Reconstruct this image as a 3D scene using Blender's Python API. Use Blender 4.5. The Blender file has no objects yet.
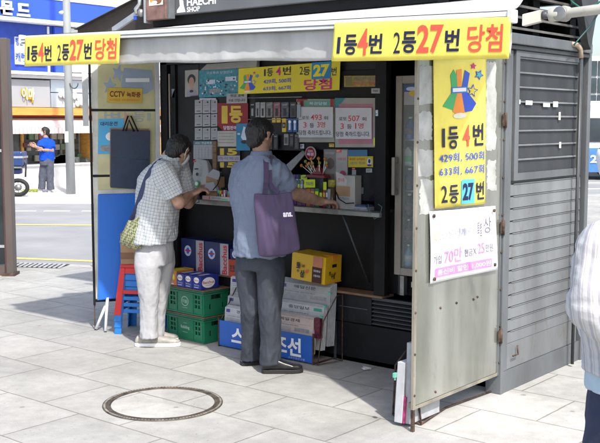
import bpy, bmesh, math, random
from mathutils import Vector, Matrix, noise
from mathutils.bvhtree import BVHTree
V = Vector
random.seed(7)
sc = bpy.context.scene
C = sc.collection

# ------------------------------------------------------------------ camera
FPX, CX, CY, CAMH = 982.0, 300.0, 221.5, 1.66
TH = math.atan((CY-121)/FPX)
AL = math.atan2(1188, 982)
RV = V((math.sin(AL), math.cos(AL), 0))
FH = V((-math.cos(AL), math.sin(AL), 0))
ZV = V((0, 0, 1))
FV = FH*math.cos(TH)-ZV*math.sin(TH)
UV_ = ZV*math.cos(TH)+FH*math.sin(TH)
CAM = V((2.7973, -5.3824, CAMH))
cd = bpy.data.cameras.new('camera'); cam = bpy.data.objects.new('camera', cd); C.objects.link(cam)
cd.sensor_width = 36; cd.lens = 36*FPX/600; cd.clip_start = .05; cd.clip_end = 2000
m3 = Matrix((RV, UV_, -FV)).transposed()
cam.matrix_world = Matrix.Translation(CAM) @ m3.to_4x4()
sc.camera = cam

# ------------------------------------------------------------------ world, sun, exposure
SUN_TO = V((.72, -.42, 1.0)).normalized()
w = bpy.data.worlds.new('World'); sc.world = w; w.use_nodes = True
nt = w.node_tree; nt.nodes.clear()
sky = nt.nodes.new('ShaderNodeTexSky'); sky.sky_type = 'NISHITA'; sky.sun_disc = False
sky.sun_elevation = math.asin(SUN_TO.z); sky.sun_rotation = math.atan2(SUN_TO.x, SUN_TO.y)
sky.air_density = 1.0; sky.dust_density = 3.0; sky.ozone_density = 1.0
bg = nt.nodes.new('ShaderNodeBackground'); bg.inputs[1].default_value = .15
out = nt.nodes.new('ShaderNodeOutputWorld')
nt.links.new(sky.outputs[0], bg.inputs[0]); nt.links.new(bg.outputs[0], out.inputs[0])
sl = bpy.data.lights.new('sun', 'SUN'); sl.energy = 2.9; sl.angle = math.radians(1.2); sl.color = (1, .96, .9)
so = bpy.data.objects.new('sun', sl); C.objects.link(so)
so.location = (6, -6, 12); so.rotation_euler = SUN_TO.to_track_quat('Z', 'Y').to_euler()
sc.view_settings.view_transform = 'Standard'; sc.view_settings.look = 'None'
sc.view_settings.gamma = 1; sc.view_settings.exposure = .98
sc.view_settings.use_curve_mapping = False

# ------------------------------------------------------------------ where things stand
def ray(x, y): return (FV*FPX+RV*(x-CX)-UV_*(y-CY))
def PZ(x, y, z=0.0): r = ray(x, y); return CAM+r*((z-CAM.z)/r.z)
def PY(x, y, v=0.0): r = ray(x, y); return CAM+r*((v-CAM.y)/r.y)
def PX(x, y, v=0.0): r = ray(x, y); return CAM+r*((v-CAM.x)/r.x)
def PD(x, y, d): r = ray(x, y); return CAM+r*(d/r.dot(FH))

# ------------------------------------------------------------------ materials
MATS = {}
def M(name, col, rough=.6, metal=0.0, var=.14, vs=6.0, bump=.0, bs=80.0, spec=.5, col2=None, dirt=0.0, stretch=None):
    if name in MATS: return MATS[name]
    m = bpy.data.materials.new(name); m.use_nodes = True; MATS[name] = m
    n = m.node_tree.nodes; l = m.node_tree.links; b = n['Principled BSDF']
    b.inputs['Roughness'].default_value = rough; b.inputs['Metallic'].default_value = metal
    b.inputs['Specular IOR Level'].default_value = spec
    tc = n.new('ShaderNodeTexCoord'); src = tc.outputs['Object']
    if stretch:
        mp = n.new('ShaderNodeMapping'); mp.inputs['Scale'].default_value = stretch
        l.new(src, mp.inputs[0]); src = mp.outputs[0]
    ns = n.new('ShaderNodeTexNoise'); ns.inputs['Scale'].default_value = vs; ns.inputs['Detail'].default_value = 6
    l.new(src, ns.inputs['Vector'])
    cr = n.new('ShaderNodeValToRGB'); cr.color_ramp.elements[0].position = .3; cr.color_ramp.elements[1].position = .72
    c = list(col)
    c2 = list(col2) if col2 else [max(0, v*(1-var*1.6)) for v in c]
    c1 = [min(1, v*(1+var*.5)) for v in c]
    cr.color_ramp.elements[0].color = (*c2, 1); cr.color_ramp.elements[1].color = (*c1, 1)
    l.new(ns.outputs[0], cr.inputs[0]); col_out = cr.outputs[0]
    if dirt > 0:
        n2 = n.new('ShaderNodeTexNoise'); n2.inputs['Scale'].default_value = vs*4.3; n2.inputs['Detail'].default_value = 9
        n2.inputs['Roughness'].default_value = .7
        l.new(src, n2.inputs['Vector'])
        r2 = n.new('ShaderNodeValToRGB'); r2.color_ramp.elements[0].position = .55; r2.color_ramp.elements[1].position = .75
        r2.color_ramp.elements[0].color = (0, 0, 0, 1); r2.color_ramp.elements[1].color = (dirt, dirt, dirt, 1)
        l.new(n2.outputs[0], r2.inputs[0])
        mx = n.new('ShaderNodeMixRGB'); mx.inputs[2].default_value = (.10, .075, .05, 1)
        l.new(r2.outputs[0], mx.inputs[0]); l.new(col_out, mx.inputs[1]); col_out = mx.outputs[0]
    l.new(col_out, b.inputs['Base Color'])
    mr = n.new('ShaderNodeMapRange'); mr.inputs[3].default_value = max(.03, rough-.1); mr.inputs[4].default_value = min(1, rough+.12)
    l.new(ns.outputs[0], mr.inputs[0]); l.new(mr.outputs[0], b.inputs['Roughness'])
    if bump > 0:
        n3 = n.new('ShaderNodeTexNoise'); n3.inputs['Scale'].default_value = bs; n3.inputs['Detail'].default_value = 4
        l.new(src, n3.inputs['Vector'])
        bp = n.new('ShaderNodeBump'); bp.inputs['Strength'].default_value = bump; bp.inputs['Distance'].default_value = .01
        l.new(n3.outputs[0], bp.inputs['Height']); l.new(bp.outputs[0], b.inputs['Normal'])
    return m

def glass(name, tint=(.75, .8, .8), rough=.05, alpha=.25):
    if name in MATS: return MATS[name]
    m = M(name, tint, rough, var=.05)
    m.node_tree.nodes['Principled BSDF'].inputs['Alpha'].default_value = alpha
    return m

def fabric(name, base, lines, rough=.85):
    """woven cloth: lines = [(axis, period, width, colour, strength, phase)] over the 'weave' attribute (metres round the body, metres along it)"""
    if name in MATS: return MATS[name]
    m = bpy.data.materials.new(name); m.use_nodes = True; MATS[name] = m
    n = m.node_tree.nodes; l = m.node_tree.links; b = n['Principled BSDF']
    b.inputs['Roughness'].default_value = rough; b.inputs['Specular IOR Level'].default_value = .2
    at = n.new('ShaderNodeAttribute'); at.attribute_name = 'weave'
    sp = n.new('ShaderNodeSeparateXYZ'); l.new(at.outputs['Vector'], sp.inputs[0])
    cur = n.new('ShaderNodeRGB'); cur.outputs[0].default_value = (*base, 1); cur = cur.outputs[0]
    for ax, per, wd, col, st, ph in lines:
        a = n.new('ShaderNodeMath'); a.operation = 'MULTIPLY_ADD'; a.inputs[1].default_value = 1/per; a.inputs[2].default_value = ph+50
        l.new(sp.outputs[ax], a.inputs[0])
        f = n.new('ShaderNodeMath'); f.operation = 'FRACT'; l.new(a.outputs[0], f.inputs[0])
        c = n.new('ShaderNodeMath'); c.operation = 'LESS_THAN'; c.inputs[1].default_value = wd; l.new(f.outputs[0], c.inputs[0])
        s = n.new('ShaderNodeMath'); s.operation = 'MULTIPLY'; s.inputs[1].default_value = st; l.new(c.outputs[0], s.inputs[0])
        mx = n.new('ShaderNodeMixRGB'); mx.inputs[2].default_value = (*col, 1)
        l.new(s.outputs[0], mx.inputs[0]); l.new(cur, mx.inputs[1]); cur = mx.outputs[0]
    l.new(cur, b.inputs['Base Color'])
    tc = n.new('ShaderNodeTexCoord'); n3 = n.new('ShaderNodeTexNoise'); n3.inputs['Scale'].default_value = 28; n3.inputs['Detail'].default_value = 6
    l.new(tc.outputs['Object'], n3.inputs['Vector'])
    bp = n.new('ShaderNodeBump'); bp.inputs['Strength'].default_value = .35; bp.inputs['Distance'].default_value = .01
    l.new(n3.outputs[0], bp.inputs['Height']); l.new(bp.outputs[0], b.inputs['Normal'])
    return m

# ------------------------------------------------------------------ objects
WM = {}
def tag(o, label=None, cat=None, group=None, kind=None):
    if label: o['label'] = label
    if cat: o['category'] = cat
    if group: o['group'] = group
    if kind: o['kind'] = kind
    return o
def thing(name, label, cat, loc=(0, 0, 0), rz=0.0, group=None):
    o = bpy.data.objects.new(name, None); C.objects.link(o); o.empty_display_size = .1
    o.location = loc; o.rotation_euler = (0, 0, rz)
    WM[o.name] = Matrix.Translation(V(loc)) @ Matrix.Rotation(rz, 4, 'Z')
    return tag(o, label, cat, group)
def copy_tree(o, loc=None, rz=None, parent=None, label=None, mats=None):
    c = o.copy(); C.objects.link(c)
    if parent is not None: c.parent = parent
    if loc is not None: c.location = loc
    if rz is not None: c.rotation_euler = (0, 0, rz)
    if label: c['label'] = label
    if parent is None: WM[c.name] = Matrix.Translation(c.location) @ Matrix.Rotation(c.rotation_euler.z, 4, 'Z')
    for ch in [k for k in bpy.data.objects if k.parent == o]: copy_tree(ch, parent=c)
    return c

def link_mesh(name, me, parent=None, base=None, bevel=0, smooth=False):
    """me in world coordinates; links it under parent (or with its origin at base)"""
    o = bpy.data.objects.new(name, me); C.objects.link(o)
    if parent is not None:
        mw = WM[parent.name]; me.transform(mw.inverted()); o.parent = parent; WM[o.name] = mw
    else:
        if base is None:
            xs = [v.co for v in me.vertices]
            base = V(((min(v.x for v in xs)+max(v.x for v in xs))/2, (min(v.y for v in xs)+max(v.y for v in xs))/2, min(v.z for v in xs)))
        base = V(base); me.transform(Matrix.Translation(-base)); o.location = base; WM[o.name] = Matrix.Translation(base)
    if smooth: me.shade_smooth()
    if bevel:
        bv = o.modifiers.new('bevel', 'BEVEL'); bv.width = bevel; bv.segments = 2; bv.limit_method = 'ANGLE'; bv.angle_limit = math.radians(40)
    return o

class MB:
    def __init__(s, T=None): s.v = []; s.f = []; s.mi = []; s.m = []; s.T = T; s.sm = []
    def idx(s, m):
        if m not in s.m: s.m.append(m)
        return s.m.index(m)
    def add(s, vs, fs, m, smooth=False):
        k = len(s.v); T = s.T
        s.v += [tuple(T @ V(p)) if T else tuple(p) for p in vs]
        i = s.idx(m)
        for f in fs: s.f.append([a+k for a in f]); s.mi.append(i); s.sm.append(smooth)
        return s
    def box(s, x0, x1, y0, y1, z0, z1, m):
        vs = [(x, y, z) for z in (z0, z1) for y in (y0, y1) for x in (x0, x1)]
        return s.add(vs, [(0, 2, 3, 1), (4, 5, 7, 6), (0, 1, 5, 4), (2, 6, 7, 3), (0, 4, 6, 2), (1, 3, 7, 5)], m)
    def hexa(s, p, m):   # 8 points: bottom 4 ccw, top 4 ccw
        return s.add(p, [(3, 2, 1, 0), (4, 5, 6, 7), (0, 1, 5, 4), (1, 2, 6, 5), (2, 3, 7, 6), (3, 0, 4, 7)], m)
    def slab(s, tl, tr, br, bl, nrm, t, m):   # sheet of thickness t behind its front face
        f = [V(p) for p in (bl, br, tr, tl)]; b = [p-V(nrm)*t for p in f]
        return s.add(f+b, [(0, 1, 2, 3), (7, 6, 5, 4), (1, 0, 4, 5), (2, 1, 5, 6), (3, 2, 6, 7), (0, 3, 7, 4)], m)
    def prism(s, poly, d, m):  # polygon (3d points) extruded by vector d
        n = len(poly); vs = [V(p) for p in poly]+[V(p)+V(d) for p in poly]
        return s.add(vs, [list(range(n))[::-1], list(range(n, 2*n))]+[(i, (i+1) % n, (i+1) % n+n, i+n) for i in range(n)], m)
    def loft(s, rings, m, cap=True, smooth=True, closed=False):
        n = len(rings[0]); vs = [p for r in rings for p in r]; fs = []
        k = len(rings)
        for j in range(k-1 if not closed else k):
            a, b = j*n, ((j+1) % k)*n
            for i in range(n): fs.append((a+i, a+(i+1) % n, b+(i+1) % n, b+i))
        if cap and not closed: fs += [list(range(n))[::-1], list(range((k-1)*n, k*n))]
        return s.add(vs, fs, m, smooth)
    def tube(s, pts, r, m, n=10, cap=True):
        pts = [V(p) for p in pts]; rs = r if isinstance(r, (list, tuple)) else [r]*len(pts)
        rings = []; t0 = (pts[1]-pts[0]).normalized(); u = t0.orthogonal().normalized()
        for i, p in enumerate(pts):
            t = ((pts[min(i+1, len(pts)-1)]-pts[max(i-1, 0)])).normalized()
            u = (u-t*u.dot(t)).normalized(); v = t.cross(u)
            rings.append([p+(u*math.cos(a)+v*math.sin(a))*rs[i] for a in [2*math.pi*k/n for k in range(n)]])
        return s.loft(rings, m, cap)
    def cyl(s, a, b, r, m, n=16, r2=None): return s.tube([a, b], [r, r if r2 is None else r2], m, n)
    def lathe(s, c, prof, m, n=20, ax=ZV):
        c = V(c); ax = V(ax).normalized(); u = ax.orthogonal().normalized(); v = ax.cross(u)
        return s.loft([[c+ax*h+(u*math.cos(a)+v*math.sin(a))*max(r, 1e-4) for a in [2*math.pi*k/n for k in range(n)]] for r, h in prof], m)
    def ball(s, c, r, m, n=14, axes=None):
        c = V(c); rr = r if isinstance(r, (list, tuple)) else (r, r, r)
        A = axes or (V((1, 0, 0)), V((0, 1, 0)), V((0, 0, 1)))
        rings = []
        for j in range(n//2+1):
            t = -math.pi/2+math.pi*j/(n//2); q = max(math.cos(t), .02)
            rings.append([c+A[0]*(rr[0]*q*math.cos(a))+A[1]*(rr[1]*q*math.sin(a))+A[2]*(rr[2]*math.sin(t)) for a in [2*math.pi*k/n for k in range(n)]])
        return s.loft(rings, m)
    def wall_holes(s, o, ux, uz, nrm, W, H, t, holes, m):
        """plate W x H with rectangular holes (x0,x1,z0,z1) through it"""
        xs = sorted({0, W}|{h[0] for h in holes}|{h[1] for h in holes}); zs = sorted({0, H}|{h[2] for h in holes}|{h[3] for h in holes})
        o, ux, uz, nrm = V(o), V(ux), V(uz), V(nrm)
        solid = {}
        for i in range(len(xs)-1):
            for j in range(len(zs)-1):
                cx, cz = (xs[i]+xs[i+1])/2, (zs[j]+zs[j+1])/2
                solid[i, j] = not any(h[0] < cx < h[1] and h[2] < cz < h[3] for h in holes)
        for (i, j), ok in solid.items():
            if not ok: continue
            P = lambda a, b, d: o+ux*xs[a]+uz*zs[b]-nrm*d
            s.add([P(i, j, 0), P(i+1, j, 0), P(i+1, j+1, 0), P(i, j+1, 0)], [(0, 1, 2, 3)], m)
            s.add([P(i, j, t), P(i+1, j, t), P(i+1, j+1, t), P(i, j+1, t)], [(3, 2, 1, 0)], m)
            for (di, dj, a, b) in ((-1, 0, (i, j), (i, j+1)), (1, 0, (i+1, j+1), (i+1, j)), (0, -1, (i+1, j), (i, j)), (0, 1, (i, j+1), (i+1, j+1))):
                if not solid.get((i+di, j+dj), False):
                    s.add([P(*a, 0), P(*b, 0), P(*b, t), P(*a, t)], [(0, 1, 2, 3)], m)
        return s
    def mesh(s, name):
        me = bpy.data.meshes.new(name); me.from_pydata([tuple(v) for v in s.v], [], s.f)
        for m in s.m: me.materials.append(m)
        me.polygons.foreach_set('material_index', s.mi); me.polygons.foreach_set('use_smooth', s.sm); me.update()
        return me
    def build_each(s, name, parent=None, bevel=0):
        """every separate piece becomes an object of its own"""
        up = list(range(len(s.v)))
        def root(a):
            while up[a] != a: up[a] = up[up[a]]; a = up[a]
            return a
        for f in s.f:
            for b in f[1:]: up[root(f[0])] = root(b)
        parts = {}
        for i, f in enumerate(s.f): parts.setdefault(root(f[0]), []).append(i)
        res = []
        for ids in parts.values():
            m = MB(); m.m = s.m; mp = {}
            for i in ids:
                for a in s.f[i]:
                    if a not in mp: mp[a] = len(m.v); m.v.append(s.v[a])
                m.f.append([mp[a] for a in s.f[i]]); m.mi.append(s.mi[i]); m.sm.append(s.sm[i])
            res.append(m.build(name, parent, bevel=bevel))
        return res
    def build(s, name, parent=None, base=None, bevel=0, recalc=True):
        me = s.mesh(name)
        if recalc:
            bm = bmesh.new(); bm.from_mesh(me); bmesh.ops.recalc_face_normals(bm, faces=bm.faces); bm.to_mesh(me); bm.free()
        return link_mesh(name, me, parent, base, bevel)

# ------------------------------------------------------------------ lettering
TXT = {}
TS = bpy.data.scenes.new('workbench')   # small helper scene, removed at the end
def text_mesh(body, bold):
    k = (body, bold)
    if k in TXT: return TXT[k]
    cu = bpy.data.curves.new('t', 'FONT'); cu.body = body; cu.size = 1; cu.resolution_u = 3; cu.offset = bold
    o = bpy.data.objects.new('t', cu); TS.collection.objects.link(o)
    TS.view_layers[0].update(); dg = TS.view_layers[0].depsgraph; me = bpy.data.meshes.new_from_object(o.evaluated_get(dg))
    vs = [tuple(v.co) for v in me.vertices]; fs = [tuple(p.vertices) for p in me.polygons]
    bpy.data.objects.remove(o); bpy.data.curves.remove(cu); bpy.data.meshes.remove(me)
    if not vs: vs = [(0, 0, 0)]; fs = []
    x0, x1 = min(v[0] for v in vs), max(v[0] for v in vs); y0, y1 = min(v[1] for v in vs), max(v[1] for v in vs)
    TXT[k] = ([((v[0]-x0)/max(x1-x0, 1e-6), (v[1]-y0)/max(y1-y0, 1e-6)) for v in vs], fs)
    return TXT[k]

INK = lambda: M('black_ink', (.012, .012, .03), .5, var=.1)
def prints(mb, q, items, nrm, wave=None, off0=.0012):
    if wave: off0 = max(off0, .0022)
    tl, tr, br, bl = q
    def mp(u, v, off):
        p = tl.lerp(tr, u).lerp(bl.lerp(br, u), v)
        return p+nrm*(off+(wave(u, v) if wave else 0))
    off = off0
    for it in items:
        if it[0] != 't': off += .0003 if wave else .00012
        if it[0] == 't':
            _, s, u0, v0, u1, v1, m = it[:7]; bold = it[7] if len(it) > 7 else .02
            vs, fs = text_mesh(s, bold)
            sl_ = it[8] if len(it) > 8 else 0
            mb.add([mp(u0+(u1-u0)*x, v1+(v0-v1)*y+sl_*x, off+(.0011 if wave else .00025)) for x, y in vs], fs, m)
        elif it[0] == 'q':
            _, u0, v0, u1, v1, m = it
            g = 8 if wave else 1
            mb.add([mp(u0+(u1-u0)*i/g, v1+(v0-v1)*j/g, off) for j in range(g+1) for i in range(g+1)], [(j*(g+1)+i, j*(g+1)+i+1, (j+1)*(g+1)+i+1, (j+1)*(g+1)+i) for j in range(g) for i in range(g)], m)
        elif it[0] == 'p':
            mb.add([mp(u, v, off) for u, v in it[1]], [list(range(len(it[1])))], it[2])
def ell(cu, cv, ru, rv, m, n=20): return ('p', [(cu+ru*math.cos(2*math.pi*k/n), cv+rv*math.sin(2*math.pi*k/n)) for k in range(n)], m)
def star(cu, cv, ru, rv, m, rot=0): return ('p', [(cu+ru*(1 if k % 2 == 0 else .45)*math.sin(rot+math.pi*k/5), cv-rv*(1 if k % 2 == 0 else .45)*math.cos(rot+math.pi*k/5)) for k in range(10)], m)

def poster(name, label, cat, q, m, items=(), t=.002, wave=None, group=None, parent=None, nu=1, nv=1, part='lettering'):
    q = [V(p) for p in q]; tl, tr, br, bl = q
    nrm = (tr-tl).cross(bl-tl).normalized(); cen = (tl+tr+br+bl)/4
    if nrm.dot(CAM-cen) < 0: nrm = -nrm
    mb = MB()
    if nu == 1 and nv == 1: mb.slab(tl, tr, br, bl, nrm, t, m)
    else:
        G = [[tl.lerp(tr, i/nu).lerp(bl.lerp(br, i/nu), j/nv)+nrm*wave(i/nu, j/nv) for i in range(nu+1)] for j in range(nv+1)]
        vs = [p for r in G for p in r]; vs += [p-nrm*t for p in vs]; N = (nu+1)*(nv+1); fs = []
        for j in range(nv):
            for i in range(nu):
                a = j*(nu+1)+i; fs += [(a, a+nu+1, a+nu+2, a+1), (a+N, a+1+N, a+nu+2+N, a+nu+1+N)]
        rim = [i for i in range(nu+1)]+[(j+1)*(nu+1)-1 for j in range(1, nv+1)]+[nv*(nu+1)+i for i in range(nu-1, -1, -1)]+[j*(nu+1) for j in range(nv-1, 0, -1)]
        for a, b in zip(rim, rim[1:]+rim[:1]): fs.append((a, b, b+N, a+N))
        mb.add(vs, fs, m, True)
    o = mb.build(name, parent, base=None if parent else cen)
    if parent is None: tag(o, label, cat, group)
    elif label: o['label'] = label
    if items:
        l = MB(); prints(l, q, items, nrm, wave); l.build(part, o, recalc=False)
    return o

# palette
RED = M('red_print', (.74, .09, .05), .5, var=.06); NAVY = M('navy_print', (.008, .01, .045), .5, var=.06)
BLUEP = M('blue_print', (.03, .09, .55), .5, var=.06); YEL = M('yellow_vinyl', (.86, .73, .11), .45, var=.08, bump=.05, bs=300)
YELP = M('yellow_poster', (.74, .62, .02), .5, var=.06); WHT = M('white_print', (.8, .8, .8), .5, var=.05)
PINKP = M('pink_print', (.75, .2, .42), .5, var=.1); GRN = M('green_print', (.05, .42, .12), .5, var=.1)
ORG = M('orange_print', (.85, .28, .03), .5, var=.1); MAG = M('magenta_print', (.6, .02, .2), .5, var=.1)
TEAL = M('teal_print', (.05, .28, .36), .5, var=.3, vs=40); SKYB = M('sky_blue_print', (.08, .42, .72), .5, var=.1)
GREYP = M('grey_print', (.3, .3, .32), .6, var=.2, vs=40); PAPER = M('white_paper', (.78, .78, .78), .7, var=.06, bump=.05)
LIME = M('lime_card', (.62, .8, .02), .6, var=.05); GOLD = M('gold_print', (.6, .42, .04), .5, var=.1)
BLACK = M('black_paint', (.009, .009, .010), .55, var=.3, vs=10, bump=.04, bs=120, spec=.25, dirt=.06)
DARK = M('dark_metal', (.017, .017, .019), .45, var=.35, vs=7, bump=.05, bs=60, dirt=.15, spec=.3)
CHAR = M('charcoal_metal', (.055, .06, .065), .45, metal=.2, var=.25, vs=5, dirt=.3)
GREYM = M('grey_painted_metal', (.15, .163, .172), .45, metal=.3, var=.2, vs=5, bump=.03, dirt=.6, stretch=(1, 1, .35))
GREYL = M('light_grey_painted_metal', (.215, .228, .235), .42, metal=.3, var=.3, vs=3, bump=.05, dirt=.6, stretch=(1, 1, .4))
SHUT = M('shutter_grey_paint', (.045, .049, .054), .5, metal=.2, var=.25, vs=6, bump=.03, dirt=.25, stretch=(1, 1, .3))
ALU = M('aluminium', (.55, .56, .57), .35, metal=.8, var=.12, vs=12)
STEEL = M('dull_steel', (.3, .3, .29), .4, metal=.7, var=.2, vs=15, dirt=.4)
RUST = M('rusty_iron', (.11, .07, .05), .75, metal=.3, var=.5, vs=30, bump=.2, dirt=.4)
WPL = M('white_plastic', (.75, .76, .76), .4, var=.06)
WOOD = M('worn_wood', (.22, .13, .07), .7, var=.35, vs=14, bump=.2, stretch=(1, 8, 8))
CARD = M('cardboard', (.36, .22, .12), .8, var=.14, vs=12, bump=.06)
RUBBER = M('black_rubber', (.015, .015, .015), .7, var=.2)

# ================================================================== ground
def pave_mat(name, c1, c2, mortar, bw, rh, ox, oy, msize=.006):
    m = bpy.data.materials.new(name); m.use_nodes = True
    n = m.node_tree.nodes; l = m.node_tree.links; b = n['Principled BSDF']
    tc = n.new('ShaderNodeTexCoord'); mp = n.new('ShaderNodeMapping'); mp.inputs['Location'].default_value = (ox, oy, 0)
    l.new(tc.outputs['Object'], mp.inputs[0])
    br = n.new('ShaderNodeTexBrick'); br.inputs['Scale'].default_value = 1; br.inputs['Brick Width'].default_value = bw
    br.inputs['Row Height'].default_value = rh; br.inputs['Mortar Size'].default_value = msize; br.inputs['Mortar Smooth'].default_value = .3
    br.inputs['Bias'].default_value = -.1; br.offset = .5
    br.inputs['Color1'].default_value = (*c1, 1); br.inputs['Color2'].default_value = (*c2, 1); br.inputs['Mortar'].default_value = (*mortar, 1)
    wn = n.new('ShaderNodeTexNoise'); wn.inputs['Scale'].default_value = 7; wn.inputs['Detail'].default_value = 3; l.new(tc.outputs['Object'], wn.inputs['Vector'])
    wm = n.new('ShaderNodeVectorMath'); wm.operation = 'MULTIPLY_ADD'; wm.inputs[1].default_value = (.012, .012, 0); l.new(wn.outputs['Color'], wm.inputs[0]); l.new(mp.outputs[0], wm.inputs[2])
    l.new(wm.outputs[0], br.inputs['Vector'])
    # soft broad wear, fine granite speckle, sparse dark spots
    def nz(s, d, r=.6):
        k = n.new('ShaderNodeTexNoise'); k.inputs['Scale'].default_value = s; k.inputs['Detail'].default_value = d; k.inputs['Roughness'].default_value = r
        l.new(tc.outputs['Object'], k.inputs['Vector']); return k
    def ramp(src, p0, p1, a, c):
        k = n.new('ShaderNodeValToRGB'); k.color_ramp.elements[0].position = p0; k.color_ramp.elements[1].position = p1
        k.color_ramp.elements[0].color = (a, a, a, 1); k.color_ramp.elements[1].color = (c, c, c, 1); l.new(src, k.inputs[0]); return k
    cur = br.outputs['Color']
    for src in (ramp(nz(1.1, 5).outputs[0], .3, .7, .80, 1.07), ramp(nz(.45, 8, .75).outputs[0], .42, .62, .86, 1.03), ramp(nz(9, 6, .7).outputs[0], .3, .7, .85, 1.09), ramp(nz(240, 3).outputs[0], .3, .7, .8, 1.15), ramp(nz(34, 2).outputs[0], .27, .33, .72, 1.0)):
        mx = n.new('ShaderNodeMixRGB'); mx.blend_type = 'MULTIPLY'; mx.inputs[0].default_value = 1
        l.new(cur, mx.inputs[1]); l.new(src.outputs[0], mx.inputs[2]); cur = mx.outputs[0]
    vo = n.new('ShaderNodeTexVoronoi'); vo.inputs['Scale'].default_value = 2.6; vo.inputs['Randomness'].default_value = 1; l.new(wm.outputs[0], vo.inputs['Vector'])
    mx = n.new('ShaderNodeMixRGB'); mx.blend_type = 'MULTIPLY'; mx.inputs[0].default_value = 1; l.new(cur, mx.inputs[1]); l.new(ramp(vo.outputs['Distance'], .035, .055, .62, 1.0).outputs[0], mx.inputs[2]); cur = mx.outputs[0]
    l.new(cur, b.inputs['Base Color']); b.inputs['Roughness'].default_value = .8; b.inputs['Specular IOR Level'].default_value = .3
    bp = n.new('ShaderNodeBump'); bp.inputs['Strength'].default_value = .5; bp.inputs['Distance'].default_value = .006; bp.invert = True
    l.new(br.outputs['Fac'], bp.inputs['Height'])
    b2 = n.new('ShaderNodeBump'); b2.inputs['Strength'].default_value = .25; b2.inputs['Distance'].default_value = .003
    l.new(nz(120, 4).outputs[0], b2.inputs['Height']); l.new(bp.outputs[0], b2.inputs['Normal']); l.new(b2.outputs[0], b.inputs['Normal'])
    return m
PAVE = pave_mat('granite_paving', (.425, .42, .395), (.375, .374, .352), (.235, .228, .205), .69, .51, .265+.345, .44)
ASPH = M('asphalt', (.27, .275, .28), .85, var=.12, vs=1.2, bump=.3, bs=140)
KERB = M('kerb_stone', (.42, .41, .4), .8, var=.15, vs=6, bump=.1)
ZR = -.11
def flat_poly(name, pts, z, m, t=0.0, label=None):
    mb = MB()
    P = [V((p[0], p[1], z)) for p in pts]
    if t: mb.prism(P, (0, 0, -t), m)
    else: mb.add(P, [list(range(len(P)))], m)
    o = mb.build(name, base=(0, 0, z)); tag(o, kind='structure'); return o
o = MB().add([(-500, -500, ZR), (500, -500, ZR), (500, 500, ZR), (-500, 500, ZR)], [(0, 1, 2, 3)], ASPH).build('road', base=(0, 0, ZR), recalc=False); tag(o, kind='structure')
eL1, eL2 = PZ(12, 263.5), PZ(92, 267)
dl = (eL1-eL2).normalized()
eR = PZ(590, 195)
near = [eL1+dl*60, eL1, eL2, PZ(165, 262), PZ(330, 222), PZ(460, 205), eR, eR+(RV*.95+FH*.3)*60]
back = [near[-1]-FH*80, near[0]-FH*80]
flat_poly('pavement', near+back, 0, PAVE, .3)
kb = MB()
for a, b in zip(near, near[1:]):
    d = (b-a).normalized(); nn = V((-d.y, d.x, 0));
    if nn.dot(FH) < 0: nn = -nn
    kb.hexa([a+nn*.003+ZV*-.25, b+nn*.003+ZV*-.25, b+nn*.14+ZV*-.25, a+nn*.14+ZV*-.25, a+nn*.003, b+nn*.003, b+nn*.14, a+nn*.14], KERB)
tag(kb.build('kerb', bevel=.01), kind='structure')
# far pavement
f1, f2 = PZ(12, 197, .03), PZ(130, 197.5, .03); fd = (f1-f2).normalized()
FPM = M('pale_concrete_paving', (.6, .59, .57), .85, var=.12, vs=3, bump=.1)
flat_poly('far_pavement', [f1+fd*40, f2-fd*4, f2-fd*4+FH*12, f2+FH*60-fd*10, f1+FH*40+fd*40], .03, FPM, .3)
f3 = PZ(560, 171, .03)
flat_poly('far_pavement', [f3-RV*14, f3+RV*80, f3+RV*80+FH*60, f3-RV*14+FH*60], .031, FPM, .3)
# road markings
YL = M('yellow_road_paint', (.7, .55, .16), .7, var=.2, vs=20, bump=.1); WL = M('white_road_paint', (.8, .8, .78), .7, var=.2, vs=20)
mk = MB()
def line(a, b, wd, m, ext=(0, 0)):
    a, b = PZ(*a, ZR+.004), PZ(*b, ZR+.004); d = (b-a).normalized(); a -= d*ext[0]; b += d*ext[1]; n_ = V((-d.y, d.x, 0))*wd/2
    mk.add([a-n_, b-n_, b+n_, a+n_], [(0, 1, 2, 3)], m)
line((12, 258), (92, 261), .13, YL, (30, 2)); line((10, 224.5), (92, 225), .16, YL, (30, 4)); line((14, 216.5), (92, 216.5), .12, YL, (30, 4)) if False else None
for a, b in ((-60, -30), (-18, 3), (14, 36), (44, 70), (82, 108), (116, 140)): line((a, 211), (b, 211), .13, WL)
line((585, 183), (640, 183), .3, WL, (1, 20)); line((585, 189), (640, 188), .3, WL, (1, 20))
tag(mk.build('road_marking', recalc=False), kind='structure')

# ================================================================== kiosk
KX0 = -3.08
YB = 1.16     # depth of the kiosk
k = thing('newsstand_kiosk', 'dark grey street kiosk with an open front counter, white awning and swung-out side doors', 'kiosk', (-1.5, .5, 0))
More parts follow.
